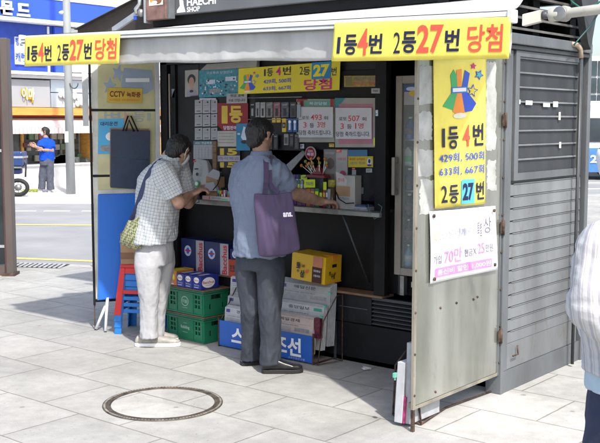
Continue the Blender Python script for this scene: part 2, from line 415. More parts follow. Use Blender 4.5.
# side wall facing +X : ribbed boards below, framed shutter above
sw = MB()
sw.box(-.05, -.004, -.02, 1.02, .0, 2.08, CHAR)
sw.box(-.004, .012, -.06, 1.04, .0, .135, GREYM)
n = 13; z0, z1 = .30, 1.285; h = (z1-z0)/n
sw.box(-.004, .005, -.01, 1.0, .137, .298, GREYL)
for i in range(n):
    a = z0+i*h; sw.hexa([(-.004, -.01, a), (.007, -.01, a), (.007, 1.0, a), (-.004, 1.0, a), (-.004, -.01, a+h-.009), (.003, -.01, a+h-.009), (.003, 1.0, a+h-.009), (-.004, 1.0, a+h-.009)], GREYL)
    sw.box(-.004, .009, .03, .98, a+h-.0085, a+h-.0035, GREYL)
sw.build('side_wall', k, bevel=.0015)
sh = MB()
z0, z1 = 1.345, 2.045; n = 8; h = (z1-z0)/n
for i in range(n):
    a = z0+i*h
    sh.hexa([(-.004, .05, a), (.004, .05, a), (.004, .9, a), (-.004, .9, a), (-.004, .05, a+h-.012), (.001, .05, a+h-.012), (.001, .9, a+h-.012), (-.004, .9, a+h-.012)], SHUT)
    sh.box(-.004, .013, .05, .9, a+h-.012, a+h-.001, GREYL)
for a in [(.0, .05, 1.30, 2.08), (.9, .95, 1.30, 2.08)]: sh.box(-.004, .022, a[0], a[1], a[2], a[3], GREYM)
sh.box(-.004, .021, .05, .9, 1.30, 1.345, GREYM); sh.box(-.004, .021, .05, .9, 2.045, 2.08, GREYM)
so_ = sh.build('shutter', k, bevel=.0015)
st = MB()
for a, b, c_, d in ((515, 520.5, 99.5, 104), (526, 532.5, 100.5, 105), (543.5, 550, 103, 107), (553.5, 558, 101.5, 107)):
    p, q = PX(a, c_, .017), PX(b, d, .017); st.box(.0145, .0165, p.y, q.y, q.z, p.z, WPL)
st.build_each('sticker_scrap', so_)
st = MB()
for a, b, c_, d in ((559, 560.5, 112, 120), (559.5, 561, 142, 148)):
    p, q = PX(a, c_, .016), PX(b, d, .016); st.box(.0145, .016, p.y, q.y, q.z, p.z, WPL)
st.build_each('paint_drip', so_)
# corner posts
cp = MB(); cp.box(-.09, .016, -.10, -.062, 0.0, 2.08, GREYM); cp.box(-.0899, .013, -.062, -.0199, .136, 2.08, GREYM); cp.box(-.05, .025, 1.04, 1.09, 0, 2.5, GREYM)
cp.build_each('corner_post', k, bevel=.004)
pp = MB(); pts = [PX(572, 44, .05), PX(577, 45, .06), PX(580.5, 49, .06), PX(581, 58, .06)]
pp.tube(pts, .016, M('beige_conduit', (.42, .34, .24), .6)); pt2 = PX(581, 58, .06); pp.cyl(pt2, (pt2.x, pt2.y, .02), .011, CHAR)
pp.build('conduit', k)
gh = MB(); gh.tube([PX(516, 345, .012)+V((.01, 0, 0)), PX(518, 354, .03), PX(513, 356, .03)], .006, RUST, 6); gh.build('padlock_hasp', k)
# beam and roof louvers
be = MB(); be.box(-.06, .035, -.12, 1.04, 2.082, 2.11, CHAR); be.box(-.06, .05, -.12, 1.04, 2.112, 2.175, GREYM); be.build('eaves_beam', k, bevel=.006)
lv = MB(); lv.box(-.5, -.42, -.05, 1.1, 2.176, 2.86, BLACK)
for i in range(10):
    z = 2.2+i*.066; lv.hexa([(-.09, -.1, z+.02), (.03, -.1, z), (.03, 1.06, z), (-.09, 1.06, z+.02), (-.09, -.1, z+.034), (.03, -.1, z+.014), (.03, 1.06, z+.014), (-.09, 1.06, z+.034)], M('brown_grey_vent_paint', (.15, .145, .135), .45, metal=.2, var=.3, dirt=.6))
for y in (-.06, .45, 1.0): lv.box(-.14, -.1, y, y+.09, 2.176, 2.86, CHAR)
lv.build('roof_louver', k)
rf = MB(); rf.box(KX0-.08, .06, -.03, YB+.02, 2.87, 2.93, CHAR); rf.box(KX0, -.5, .02, YB, 2.40, 2.46, BLACK); rf.box(KX0, KX0+.04, .02, YB, 2.462, 2.868, CHAR); rf.box(KX0+.05, -.1, YB-.05, YB, 2.462, 2.868, CHAR)
rf.build('roof', k)
wd = MB(); wd.prism([PX(572, -14, .07), PX(592, -14, .07), PX(591, 6, .07), PX(583.5, 50, .07), PX(581, 44, .07)], (.05, 0, 0), CHAR); wd.build('gutter_end', k)
# back, left walls
bw = MB(); bw.box(KX0, -.05, YB-.04, YB, 0, 2.39, CHAR); bw.box(KX0, KX0+.04, .0, YB-.04, 0, 2.39, CHAR); bw.box(KX0+.04, -.05, .0, YB-.04, -.0, .03, BLACK); bw.build('back_wall', k)
# front frame
ff = MB()
ff.box(KX0, -3.0, -.02, .06, 0, 2.18, BLACK)
ff.box(-2.98, -2.93, .0, .04, .5, 2.1, DARK); ff.box(-2.92, -2.68, .02, .06, 1.1, 2.1, DARK)
p0, p1 = PY(376, 100).x, PY(387, 100).x
ff.box(p0, p1, -.012, .05, .49, 2.07, BLACK)
ff.box(p1+.3, -.1, .06, .1, .48, 2.1, BLACK)
ff.box(KX0, -.05, -.02, .08, 2.10, 2.40, DARK)
ff.box(-2.68, p0, .035, .055, 2.0, 2.1, DARK)
ff.build('front_frame', k, bevel=.003)
# glass window band holding posters, with dark opening low down
dw = MB(); dw.box(-2.68, -2.1, .024, .034, 1.12, 2.1, DARK); dw.box(-2.1, p0, .024, .034, 1.80, 2.0, BLACK); dw.box(-1.69, p0, .024, .034, 1.46, 1.80, BLACK); dw.box(-1.36, p0, .024, .034, 1.12, 1.46, M('dark_window', (.02, .022, .025), .12, var=.3))
dw.build('display_panel', k)
inn = MB(); inn.box(-2.68, -.9, .62, .64, 1.0, 2.38, BLACK); inn.build('inner_partition', k)
# lower block and black recess
lb = MB()
lb.box(-3.0, -.1, .12, .16, .49, 1.05, BLACK); lb.box(-3.0, -1.34, .0, .5, .0, .47, BLACK)
lb.box(-1.335, -.1, .0, .5, .0, .27, BLACK); lb.box(-1.335, -1.03, .01, .5, .272, .47, DARK); lb.box(-1.30, -1.06, .004, .0099, .375, .38, GREYM)
lb.box(-1.335, -1.315, -.012, -.001, .0, .27, CHAR)
lb.build('lower_panel', k, bevel=.003)
lg = MB(); lg.box(-1.02, -.1, .03, .4, .272, .45, BLACK)
for i in range(6):
    z = .285+i*.028; lg.hexa([(-1.015, -.004, z), (-.1, -.004, z), (-.1, .029, z+.012), (-1.015, .029, z+.012), (-1.015, -.004, z+.007), (-.1, -.004, z+.007), (-.1, .029, z+.019), (-1.015, .029, z+.019)], CHAR)
lg.box(-1.0199, -.1, .0, .028, .452, .47, CHAR)
lg.build('vent_grille', k)
le = MB(); le.box(-3.0, -.92, -.02, .119, .472, .488, WOOD); le.build('wooden_ledge', k, bevel=.002)
cs = MB(); cs.box(-2.9, -.94, -.11, .34, 1.045, 1.062, STEEL); cs.box(-2.9, -.94, -.125, -.111, 1.03, 1.066, STEEL)
cs.build('counter_shelf', k, bevel=.003)
br_ = MB(); br_.tube([(-1.2, -.1, 1.04), (-1.12, .1, .55)], .008, CHAR); br_.build('shelf_brace', k)
# fascia sign
fs_ = MB(); fs_.box(KX0-.06, .1, -.09, -.035, 2.47, 2.86, M('fascia_grey', (.10, .107, .112), .5, var=.15, vs=3)); fs_.box(KX0-.06, .1, -.03, -.0, 2.40, 2.86, BLACK)
fo = fs_.build('fascia_sign', k, bevel=.004)
def fq(a, b, c_, d, y=-.0905): return [PY(a, b, y), PY(c_, b-(c_-a)*.105, y), PY(c_, d-(c_-a)*.105, y), PY(a, d, y)]
l = MB()
prints(l, [PY(187, -1.5, -.0905), PY(216, -4.5, -.0905), PY(216, 3.8, -.0905), PY(187, 6.3, -.0905)], [('t', 'HAECHI', 0, 0, 1, 1, WHT, .03)], V((0, -1, 0)))
prints(l, [PY(187, 7.2, -.0905), PY(200, 6, -.0905), PY(200, 11, -.0905), PY(187, 12.3, -.0905)], [('t', 'SHOP', 0, 0, 1, 1, WHT, .03)], V((0, -1, 0)))
prints(l, [PY(177, 0, -.0905), PY(185.5, -1, -.0905), PY(185.5, 12, -.0905), PY(177, 13, -.0905)], [('p', [(.3, 0), (.75, .1), (.8, .45), (1, .95), (1, 1), (0, 1), (0, .8), (.35, .5)], WHT)], V((0, -1, 0)))
l.build('lettering', fo, recalc=False)
sb = MB(); a, b = PY(146, 5, -.16), PY(166, 21, -.16)
BRN = M('red_brown_panel', (.2, .11, .09), .6, var=.3, vs=14, dirt=.4)
sb.box(a.x, b.x, -.16, -.092, 2.44, 2.9, BRN); sb.box(a.x-.02, a.x-.001, -.17, -.092, 2.42, 2.9, ALU); sb.box(b.x+.001, b.x+.03, -.15, -.092, 2.44, 2.9, GREYM)
s2 = sb.build('picture_box', k, bevel=.003)
l = MB(); prints(l, [PY(149, -8, -.161), PY(163, -9, -.161), PY(163, 4.5, -.161), PY(149, 6, -.161)], [('q', 0, 0, 1, 1, WHT), ell(.3, .55, .25, .3, ORG), ell(.62, .7, .3, .25, M('brown_print', (.2, .09, .04))), ell(.4, .8, .2, .15, WHT)], V((0, -1, 0))); l.build('picture', s2, recalc=False)

# awning
AY = -1.2
aL, aR = V((-3.2, AY, 2.235)), V((.60, AY, 2.142))
CANV = M('white_awning_canvas', (.58, .58, .57), .8, var=.2, vs=2.5, bump=.3, bs=7, dirt=.15)
aw = MB()
nx, ny = 24, 8
def awp(i, j):
    t = i/nx; p = aL.lerp(aR, t)+V((0, 0, .028)); q = V((-3.14+3.22*t, -.02, 2.395)); s = j/ny
    r = p.lerp(q, s); r.z -= .02*math.sin(math.pi*s)+.004*math.sin(t*20)*math.sin(math.pi*s); return r
G = [awp(i, j) for j in range(ny+1) for i in range(nx+1)]
N = len(G); G2 = G+[p-V((0, 0, .003)) for p in G]; fs = []
for j in range(ny):
    for i in range(nx):
        a = j*(nx+1)+i; fs += [(a, a+1, a+nx+2, a+nx+1), (a+N, a+nx+1+N, a+nx+2+N, a+1+N)]
aw.add(G2, fs, CANV, True)
awo = aw.build('awning', k)
ab = MB(); T = V((0, .02, 0))
d = (aR-aL).normalized(); up = V((-d.z, 0, d.x))
ab.hexa([aL-up*.022-T, aR-up*.022-T, aR-up*.022+T, aL-up*.022+T, aL+up*.022-T, aR+up*.022-T, aR+up*.022+T, aL+up*.022+T], M('white_awning_bar', (.62, .65, .66), .35, var=.08))
ab.hexa([aL-up*.006-T*1.15, aR-up*.006-T*1.15, aR-up*.006-T*1.01, aL-up*.006-T*1.01, aL-up*.001-T*1.15, aR-up*.001-T*1.15, aR-up*.001-T*1.01, aL-up*.001-T*1.01], GREYM)
ab.build('front_bar', awo, bevel=.004)
ec = MB()
for p, s in ((aL, -1), (aR, 1)): ec.box(p.x-.02 if s < 0 else p.x-.0, p.x+.0 if s < 0 else p.x+.03, AY-.028, AY+.028, p.z-.032, p.z+.03, WPL)
ec.build_each('end_cap', awo, bevel=.006)
# valance: creased grey vinyl strip
va = MB(); VAL = M('creased_grey_vinyl', (.43, .43, .42), .4, var=.25, vs=4, bump=.6, bs=9, stretch=(1, 1, .5))
nx, nz_ = 90, 8; G = []
for j in range(nz_+1):
    for i in range(nx+1):
        t = i/nx; p = aL.lerp(aR, t); s = j/nz_
        G.append(V((p.x, AY+.025+(.011*noise.noise(V((t*26, s*1.5, 0)))+.010*noise.noise(V((t*60, s*4, 5)))-.006*abs(noise.noise(V((t*38+s*3, s*5, 9)))))*(0.25+s*.8), p.z-.018-(.165+.004*math.sin(t*30))*s)))
fs = [(j*(nx+1)+i, j*(nx+1)+i+1, (j+1)*(nx+1)+i+1, (j+1)*(nx+1)+i) for j in range(nz_) for i in range(nx)]
va.add(G, fs, VAL, True); vo = va.build('valance', awo)
so2 = vo.modifiers.new('thickness', 'SOLIDIFY'); so2.thickness = .002
# folding arms under the front awning and the arm past its right end
ar = MB()
for x in (-2.7, -.3):
    ar.tube([V((x, -.03, 2.33)), V((x-.15, -.5, 2.25)), V((x+.15, AY+.05, 2.17))], .014, ALU)
ar.build_each('folding_arm', awo)
ar = MB()
BEI = M('beige_arm_paint', (.42, .41, .36), .5, var=.15, dirt=.3)
e0 = aR+V((.03, 0, 0))
a0 = PY(524, 20, AY+.03); a1 = PY(542, 15.5, AY+.12); dd = a1-a0
ar.hexa([a0+V((0, -.02, -.03)), a1+V((0, -.02, -.03)), a1+V((0, .02, -.03)), a0+V((0, .02, -.03)), a0+V((0, -.02, .025)), a1+V((0, -.02, .025)), a1+V((0, .02, .025)), a0+V((0, .02, .025))], BEI)
j0 = PY(556, 14.5, AY+.15)
ar.cyl(PY(542, 15.5, AY+.12), PY(547, 15, AY+.13), .02, CHAR); ar.cyl(j0+V((-.03, 0, 0)), j0+V((.02, 0, 0)), .032, BEI, 14); ar.cyl(j0+V((.03, -.03, .0)), j0+V((.03, .04, 0)), .034, STEEL, 14)
ar.cyl(j0+V((.045, -.02, .01)), j0+V((.045, .03, .01)), .026, BEI, 14)
j1 = PY(562, 14, AY+.15); j2 = PY(640, 4, AY+.15)
ar.tube([j1, j2], .023, BEI, 12)
ar.build('swing_arm', awo, bevel=.003)
# side awning on the left wall, dark underside
sa = MB(); DKC = M('dark_brown_canvas', (.06, .05, .043), .85, var=.15, vs=8, bump=.08, bs=200)
P0, P1 = V((KX0-.02, -.05, 2.70)), V((KX0-.02, YB, 2.70))
Q0, Q1 = PY(74, 29, -.05), None
Q1 = Q0+V((0, YB+.05, 0))
sa.add([P0, P1, Q1, Q0, P0-V((0, 0, .006)), P1-V((0, 0, .006)), Q1-V((0, 0, .006)), Q0-V((0, 0, .006))], [(0, 1, 2, 3), (7, 6, 5, 4), (0, 3, 7, 4), (3, 2, 6, 7)], DKC)
# hanging inner curtain of the side awning
W0 = V((KX0-.02, -.03, 2.36)); sa.add([P0+V((0, .04, 0)), Q0+V((0, .04, 0)), W0+V((-1.05, .04, .02)), W0+V((0, .04, 0))], [(0, 1, 2, 3)], DKC)
sao = sa.build('side_awning', k)
ar = MB(); u0, u1 = PY(113, 30, -.11), PY(141, 12, -.11)
ar.hexa([u0+V((0, -.012, -.025)), u1+V((0, -.012, -.02)), u1+V((0, .012, -.02)), u0+V((0, .012, -.025)), u0+V((0, -.012, .02)), u1+V((0, -.012, .03)), u1+V((0, .012, .03)), u0+V((0, .012, .02))], ALU)
ar.tube([PY(137, 14, -.13), PY(136, 9, -.13), PY(140, 4, -.13), PY(140, -6, -.13)], .018, ALU, 8); ar.cyl(PY(141, 13, -.16), PY(141, 13, -.09), .03, STEEL)
ar.box(PY(134, 15, -.13).x, PY(137, 15, -.13).x, -.135, -.125, PY(134, 20, -.13).z, PY(134, 16, -.13).z, BLUEP)
ar.build('support_arm', sao)
# cable at the right
cb = MB(); cb.tube([PX(566, -8, .1), PX(572, 2, .1), PX(582, 9, .12), PX(597, 4, .2), PX(612, -8, .3)], .006, M('green_cable', (.02, .16, .1), .5), 6)
cb.tube([PX(574, 45, .09), PX(578, 40, .1), PX(592, 24, .15), PX(600, 10, .2), PX(606, -6, .2)], .006, M('dark_green_cable', (.01, .06, .06), .5), 6)
cb.build('cable', k)

# right door: metal sheet on a steel frame, hinged at the corner
WORN = M('worn_door_sheet', (.40, .41, .375), .14, metal=.7, col2=(.25, .26, .225), var=.28, vs=2.2, bump=.16, bs=3, spec=.6, dirt=.35, stretch=(1, 2.2, .4))
dr = MB(); dr.box(-.012, -.004, -1.03, -.12, .14, 2.1, WORN)
dro = dr.build('side_door', k)
fr = MB(); BF = M('beige_steel_frame', (.34, .31, .25), .4, metal=.4, var=.25, vs=9, dirt=.6, stretch=(1, 1, .3))
fr.box(-.014, .004, -1.052, -1.031, .12, 2.1, BF); fr.box(-.045, .002, -.119, -.102, .12, 2.1, GREYM); fr.box(-.045, -.013, -1.03, -.12, .12, .15, BF); fr.box(-.045, -.013, -1.03, -.12, 2.06, 2.1, BF); fr.box(-.035, -.013, -1.03, -.12, .78, .81, BF)
fr.box(-.0035, .002, -1.03, -.12, .12, .139, BF)
fr.build('door_frame', dro, bevel=.002)
rv = MB()
for y in (-1.045, -.108):
    for i in range(9): rv.ball((.005, y, .2+i*.225), .007, RUST, 8)
for (a, b) in ((441, 308), (457, 303), (474, 299.5), (478, 297), (440, 272), (436, 392)): p = PX(a, b, 0); rv.ball((-.003, p.y, p.z), .0075, RUST, 8)
rv.build_each('rivet', dro)
hg = MB()
for z in (.32, .98, 1.62): hg.cyl((.014, -.104, z), (.014, -.104, z+.09), .009, RUST, 10); hg.box(.004, .012, -.13, -.104, z+.01, z+.08, RUST)
hg.build_each('hinge', dro)
lgm = MB(); lgm.box(-.014, .002, -1.052, -1.033, .0, .119, RUST); lgm.build('door_leg', dro)
# torn sticker residue
RES = M('sticker_residue', (.44, .45, .42), .65, var=.22, vs=10, dirt=.35)
rs = MB()
random.seed(3)
for (a, b, c_, d) in ((417, 66, 433, 104), (418, 112, 432, 140), (417, 150, 434, 176), (420, 180, 436, 214), (486, 62, 496, 150), (487, 160, 496, 190)):
    pts = []
    for (u, v) in [(i/6, 0) for i in range(6)]+[(1, i/14) for i in range(14)]+[(1-i/6, 1) for i in range(6)]+[(0, 1-i/14) for i in range(14)]:
        x = a+(c_-a)*u+random.uniform(-.9, .9); y = b+(d-b)*v+random.uniform(-1.3, 1.3); p = PX(x, y, -.0025); pts.append(V((-.0035, p.y, p.z)))
    rs.prism(pts, (.001, 0, 0), RES)
rs.build_each('sticker_residue', dro)

# left door: clear acrylic in a black frame, nearly facing the street
LA, LBp = V((-3.075, -.03, 0)), V((-3.385, -.485, 0))
ld = (LBp-LA); LW = ld.length; ld.normalize(); ln = V((-ld.y, ld.x, 0));
if ln.dot(CAM-LA) < 0: ln = -ln
def LP(x, y, off=0.0):
    o_ = LA+ln*off; r = ray(x, y); t = (o_-CAM).dot(ln)/r.dot(ln); return CAM+r*t
def LL(s, z, off=0.0): return LA+ld*s+ZV*z+ln*off
def lbox(mb, s0, s1, z0, z1, o0, o1, m):
    mb.hexa([LL(s0, z0, o0), LL(s1, z0, o0), LL(s1, z0, o1), LL(s0, z0, o1), LL(s0, z1, o0), LL(s1, z1, o0), LL(s1, z1, o1), LL(s0, z1, o1)], m)
ac = MB(); lbox(ac, .02, LW-.02, .25, 2.15, -.004, .0, M('milky_acrylic', (.62, .62, .56), .3, var=.2, vs=5, dirt=.3)); aco = ac.build('acrylic_door', k)
fr = MB(); lbox(fr, LW-.018, LW, .20, 2.16, -.02, .008, BLACK); lbox(fr, 0, .035, .22, 2.16, -.02, .008, M('white_frame', (.6, .62, .65), .4))
for z in (1.735, 1.22, .225): lbox(fr, .036, LW-.019, z, z+.02, -.012, .007, BLACK)
fr.build('door_frame', aco, bevel=.002)
fl = MB(); lbox(fl, LW-.014, LW-.004, .0, .2, -.012, -.002, RUST); fl.build('door_leg', aco)
fs2 = MB(); lbox(fs2, LW+.004, LW+.05, 1.62, 2.12, -.01, -.007, M('white_plastic_strip', (.6, .64, .66), .3)); fs2.build('plastic_strip', aco)
# ================================================================== banners and posters
def lotto_figure(u, v, du, dv):
    """three coloured cloth bundles tied with a white ribbon, two stars; centre u,v and half sizes"""
    P = lambda pts: [(u+du*a, v+dv*b) for a, b in pts]
    return [('p', P([(-1, .55), (-.45, -.05), (-.55, -.75), (-.35, -1), (-.05, -.55), (-.1, -.05), (-.35, .75)]), GRN),
            ('p', P([(-.42, .8), (-.12, -.08), (-.2, -.95), (.12, -1), (.12, -.08), (.3, .85), (0, .95)]), ORG),
            ('p', P([(.3, .85), (.1, -.08), (.3, -.95), (.6, -.8), (.42, -.05), (1, .5), (.75, .8)]), BLUEP),
            ('q', u-du*.5, v-dv*.25, u+du*.45, v+dv*.02, M('mid_blue_print', (.04, .2, .6))), ('q', u-du*.42, v-dv*.2, u+du*.38, v-dv*.04, WHT),
            ell(u, v+dv*.98, du*.4, dv*.12, M('pale_print', (.8, .78, .6))),
            star(u+du*.75, v-dv*.05, du*.36, dv*.3, BLUEP, .2), star(u+du*.75, v-dv*.05, du*.26, dv*.21, M('bright_yellow_print', (.85, .7, .02)), .2),
            star(u+du*1.15, v-dv*.72, du*.3, dv*.24, BLUEP, .5), star(u+du*1.15, v-dv*.72, du*.2, dv*.16, M('teal_star_print', (.1, .5, .5)), .5),
            star(u+du*.8, v-dv*1.1, du*.2, dv*.16, MAG, .1)]
BY = AY-.03
def yq(pts, y): return [PY(a, b, y) for a, b in pts]
def wv(a, s): return lambda u, v: a*math.sin(u*9+s)*v+a*.5*math.sin(u*23+s*2)*v
poster('lottery_banner', 'longer yellow lottery banner on the awning bar, right of two, above the worn metal door', 'banner',
       yq([(334.5, 23), (511, 16.8), (508.5, 58.8), (332, 61.5)], BY), YEL,
       [('t', '1', .03, .37, .05, .80, NAVY, .0), ('t', '등', .075, .31, .155, .84, NAVY, .028), ('t', '4', .158, .17, .222, .86, RED, .02), ('t', '번', .228, .31, .308, .82, NAVY, .028),
        ('t', '2', .372, .29, .412, .82, NAVY, .0), ('t', '등', .422, .27, .505, .82, NAVY, .028), ('t', '27', .508, .12, .655, .84, RED, .03), ('t', '번', .665, .25, .745, .80, NAVY, .028),
        ('t', '당첨', .785, .16, .965, .83, RED, .018)], wave=wv(.004, 1), nu=60, nv=6)
poster('lottery_banner', 'shorter yellow lottery banner on the left end of the awning bar before the street', 'banner',
       yq([(25, 37.5), (120, 33.5), (118.5, 63.5), (24.5, 66.5)], BY), YEL,
       [('t', '1', .035, .32, .06, .78, NAVY, 0), ('t', '등', .075, .30, .155, .84, NAVY, .028), ('t', '4', .158, .2, .22, .86, RED, .02), ('t', '번', .228, .30, .305, .84, NAVY, .028),
        ('t', '2', .37, .3, .41, .84, NAVY, 0), ('t', '등', .42, .28, .50, .84, NAVY, .028), ('t', '27', .505, .14, .645, .86, RED, .03), ('t', '번', .655, .26, .735, .82, NAVY, .028),
        ('t', '당첨', .765, .14, .975, .85, RED, .018)], wave=wv(.003, 2), nu=48, nv=6)
# vertical banner on the right door
def xq(pts, x): return [PX(a, b, x) for a, b in pts]
poster('lottery_poster', 'tall yellow lottery poster with a coloured bundle emblem on the worn metal door', 'poster',
       xq([(433.4, 57), (486.4, 55), (485.4, 204), (434.6, 208.8)], .009), YEL,
       lotto_figure(.47, .24, .32, .155)+
       [('t', '1', .13, .47, .18, .595, NAVY, .0), ('t', '등', .24, .46, .44, .61, NAVY, .02), ('t', '4', .52, .455, .66, .60, RED, .02), ('t', '번', .72, .45, .93, .60, NAVY, .02),
        ('t', '429회, 500회', .07, .635, .95, .70, BLUEP, .012), ('t', '633회, 667회', .07, .725, .95, .79, BLUEP, .012),
        ('t', '2', .1, .85, .22, .965, NAVY, .01), ('t', '등', .25, .85, .45, .975, NAVY, .02), ('q', .5, .82, .75, .985, SKYB), ('t', '27', .52, .845, .73, .965, NAVY, .045), ('t', '번', .78, .84, .95, .965, NAVY, .02)], wave=wv(.003, .5), nu=30, nv=20)
PNK = M('pink_ink', (.8, .25, .55), .5); PLI = M('pale_ink', (.55, .6, .75), .5); FINK = M('faded_ink', (.2, .18, .24), .5)
pp_ = poster('handwritten_notice', 'white handwritten notice with pink figures pinned at four corners on the worn metal door', 'notice',
       xq([(430, 211.5), (496.5, 206), (497.3, 269.5), (430.5, 284)], .012), PAPER,
       [('t', '(단통법개통)', .12, .28, .66, .42, PLI, .005), ell(.09, .34, .05, .07, M('pale_orange_print', (.8, .6, .4))), ('t', '특별', .70, .22, .77, .44, FINK, .005), ('t', '상', .80, .16, .92, .40, FINK, .0),
        ('t', '가입', .03, .62, .15, .74, FINK, .005), ('t', '70만', .19, .55, .46, .76, PNK, .012), ('t', '현금', .50, .6, .62, .71, FINK, .005), ('t', 'X', .63, .6, .68, .70, FINK, .005), ('t', '25', .70, .54, .80, .70, PNK, .008), ('t', '만원', .82, .57, .93, .69, FINK, .005),
        ('q', .06, .80, .90, .93, PNK), ('t', '통신비 할인 1,000원', .09, .825, .88, .91, WHT, .004)], wave=lambda u, v: .006*math.sin(u*5+v*3)-.002, nu=24, nv=14)
pn = MB()
for a, b in ((433.5, 216), (493.5, 210.5), (494.5, 264.5), (434, 279)): p = PX(a, b, .016); pn.cyl(p, p+V((.008, 0, 0)), .010, RUST, 12)
pn.build_each('washer_pin', pp_)

# left door: mirrored poster, tag, folder, board
def lq(pts, off): return [LP(a, b, off) for a, b in pts]
PALEY = M('veiled_yellow_poster', (.56, .53, .30), .5, var=.12, vs=8); PG = M('veiled_grey_print', (.36, .4, .42), .5); PB = M('veiled_blue_print', (.32, .4, .5), .5)  # poster sits before the acrylic, whose milky haze is put into its colours
poster('veiled_poster', 'pale yellow lottery poster seen from behind through the left acrylic door', 'poster', lq([(98, 60), (155, 60), (155, 188), (98, 190)], .006), PALEY,
       [star(.35, .1, .12, .07, PB, .3), star(.2, .2, .13, .07, PB, .1), ('p', [(.45, .06), (.95, .08), (.98, .22), (.85, .26), (.55, .26), (.4, .2)], PB), ('q', .48, .14, .9, .17, WHT),
        ('t', '등', .62, .395, .82, .48, PG, .01), ('t', '1', .92, .41, .86, .47, PG, .01), ('t', '번', .38, .395, .10, .48, PG, .01), ('t', '4', .56, .395, .44, .48, M('veiled_pink_print', (.6, .35, .3), .5), .01)])
poster('camera_warning_sign', 'small dark yellow CCTV notice plate on the left acrylic door', 'sign', lq([(107.5, 87.5), (142.5, 88.5), (142, 103), (107, 102.5)], .012), GOLD,
       [('t', 'CCTV', .07, .22, .5, .62, M('maroon_print', (.2, .02, .03)), .03), ('t', '녹화중', .55, .25, .95, .62, M('maroon_print', (.2, .02, .03)), .03), ('t', '사고예방을 위해 촬영중입니다', .06, .72, .94, .9, RED, .0)])
poster('information_flyer', 'light blue flyer with small print half behind the hanging navy folder', 'flyer', lq([(98.5, 119), (124, 118.5), (122, 154), (98, 154)], .0095), SKYB,
       [('t', '대리운전', .08, .08, .75, .2, NAVY, .02), ell(.5, .5, .2, .12, WHT), ('q', .1, .75, .9, .92, GREYP)])
navy = M('navy_vinyl', (.022, .04, .085), .5, var=.2, vs=14, bump=.12, bs=40)
nf = thing('hanging_folder', 'flat navy vinyl folder hung by a black strap on the left acrylic door', 'folder', LP(130, 190, .03))
m_ = MB(); q = lq([(111, 129.5), (150, 130.5), (149.5, 190), (110.5, 187.5)], .04)
m_.slab(*q, ln, .018, navy); m_.build('cover', nf, bevel=.003)
m_ = MB(); q2 = lq([(110, 128), (149, 128.7), (148.6, 188), (109.8, 186)], .02); m_.slab(*q2, ln, .006, CARD); m_.build('backing_card', nf)
m_ = MB(); m_.tube([LP(123, 131, .045), LP(128, 116, .02), LP(131, 116, .02), LP(138, 131.5, .045)], .006, BLACK, 6); m_.tube([LP(126, 131, .045), LP(129, 120, .03), LP(134, 131.5, .045)], .008, BLACK, 6); m_.build('strap', nf)
m_ = MB(); m_.tube([LP(111, 158, .0415), LP(149, 160, .0415)], .0012, M('teal_thread', (.02, .12, .12)), 5); m_.build('seam', nf)

# folding table with bright blue top, standing on its edge against the left door
TB = M('bright_blue_tabletop', (.006, .13, .56), .45, var=.06, vs=4)
ft = thing('folding_table', 'bright blue topped folding table stood on edge against the left door', 'table', LP(115, 328, .1))
tl, tr_, br_2, bl_ = LP(98, 194, .03), LP(138.5, 193, .03), LP(138.5, 296, .09), LP(98, 300.5, .09)
m_ = MB(); nn = (tr_-tl).cross(bl_-tl).normalized(); nn = -nn if nn.dot(CAM-tl) < 0 else nn
m_.slab(tl, tr_, br_2, bl_, nn, .022, TB); m_.build('table_top', ft, bevel=.008)
m_ = MB(); m_.slab(tl-nn*.0225, tr_-nn*.0225, br_2-nn*.0225, bl_-nn*.0225, nn, .01, WPL); m_.build('table_underside', ft)
for s_ in ([(116, 296, .06), (107.5, 298, .08), (105.5, 331, .12)], [(108, 300, .03), (96, 329, .02)]):
    m_ = MB(); m_.tube([(lambda p: V((p.x, p.y, max(p.z, .012))))(LP(*a)) for a in s_], .0125, WPL, 10); m_.build('leg', ft)

# items on the front plane
def P_(name, label, cat, x0, y0, x1, y1, y, m, items=(), group=None, dy=0, t=.002):
    return poster(name, label, cat, yq([(x0, y0), (x1, y0-dy), (x1, y1-dy), (x0, y1)], y), m, items, group=group, t=t)
SKIN_P = M('skin_print', (.45, .28, .2)); DKP = M('dark_print', (.03, .03, .035))
P_('portrait_photo', 'small portrait photo of a short haired person in black, beside the blue leaflet', 'photo', 185, 70.5, 198.3, 97, .018, M('beige_print', (.38, .36, .34)),
   [ell(.5, .36, .3, .2, DKP), ell(.5, .46, .2, .19, SKIN_P), ('q', .4, .6, .6, .72, SKIN_P), ('p', [(.08, 1), (.15, .8), (.4, .7), (.6, .7), (.88, .8), (.95, 1)], M('lavender_print', (.3, .3, .36))), ell(.5, .80, .15, .05, DKP), ('q', .42, .97, 1, 1, M('violet_print', (.12, .02, .15)))], dy=1)
P_('blue_leaflet', 'teal blue leaflet with white speech boxes above the white slips', 'leaflet', 199, 70.5, 238.4, 97.8, .018, TEAL,
   [('t', '로또복권 당첨안내', .2, .06, .85, .16, PLI, .01), ('q', .19, .36, .42, .52, PLI), ('q', .68, .28, .95, .44, PLI), ('q', .28, .7, .56, .84, GREYP)]+
   [ell(random.random()*.94+.03, random.random()*.6+.35, .022, .03, random.choice([PLI, GREYP, NAVY, SKYB, DKP])) for _ in range(46)], dy=2)
m_ = MB(); a, b = PY(202, 67, .0), PY(258, 60, .0); m_.hexa([V((a.x, -.02, a.z-.025)), V((b.x, -.02, a.z-.02)), V((b.x, .02, a.z-.02)), V((a.x, .02, a.z-.025)), V((a.x+.06, -.01, a.z+.02)), V((b.x, -.01, a.z+.03)), V((b.x, .02, a.z+.03)), V((a.x+.06, .02, a.z+.02))], M('beige_plastic', (.33, .32, .29), .5))
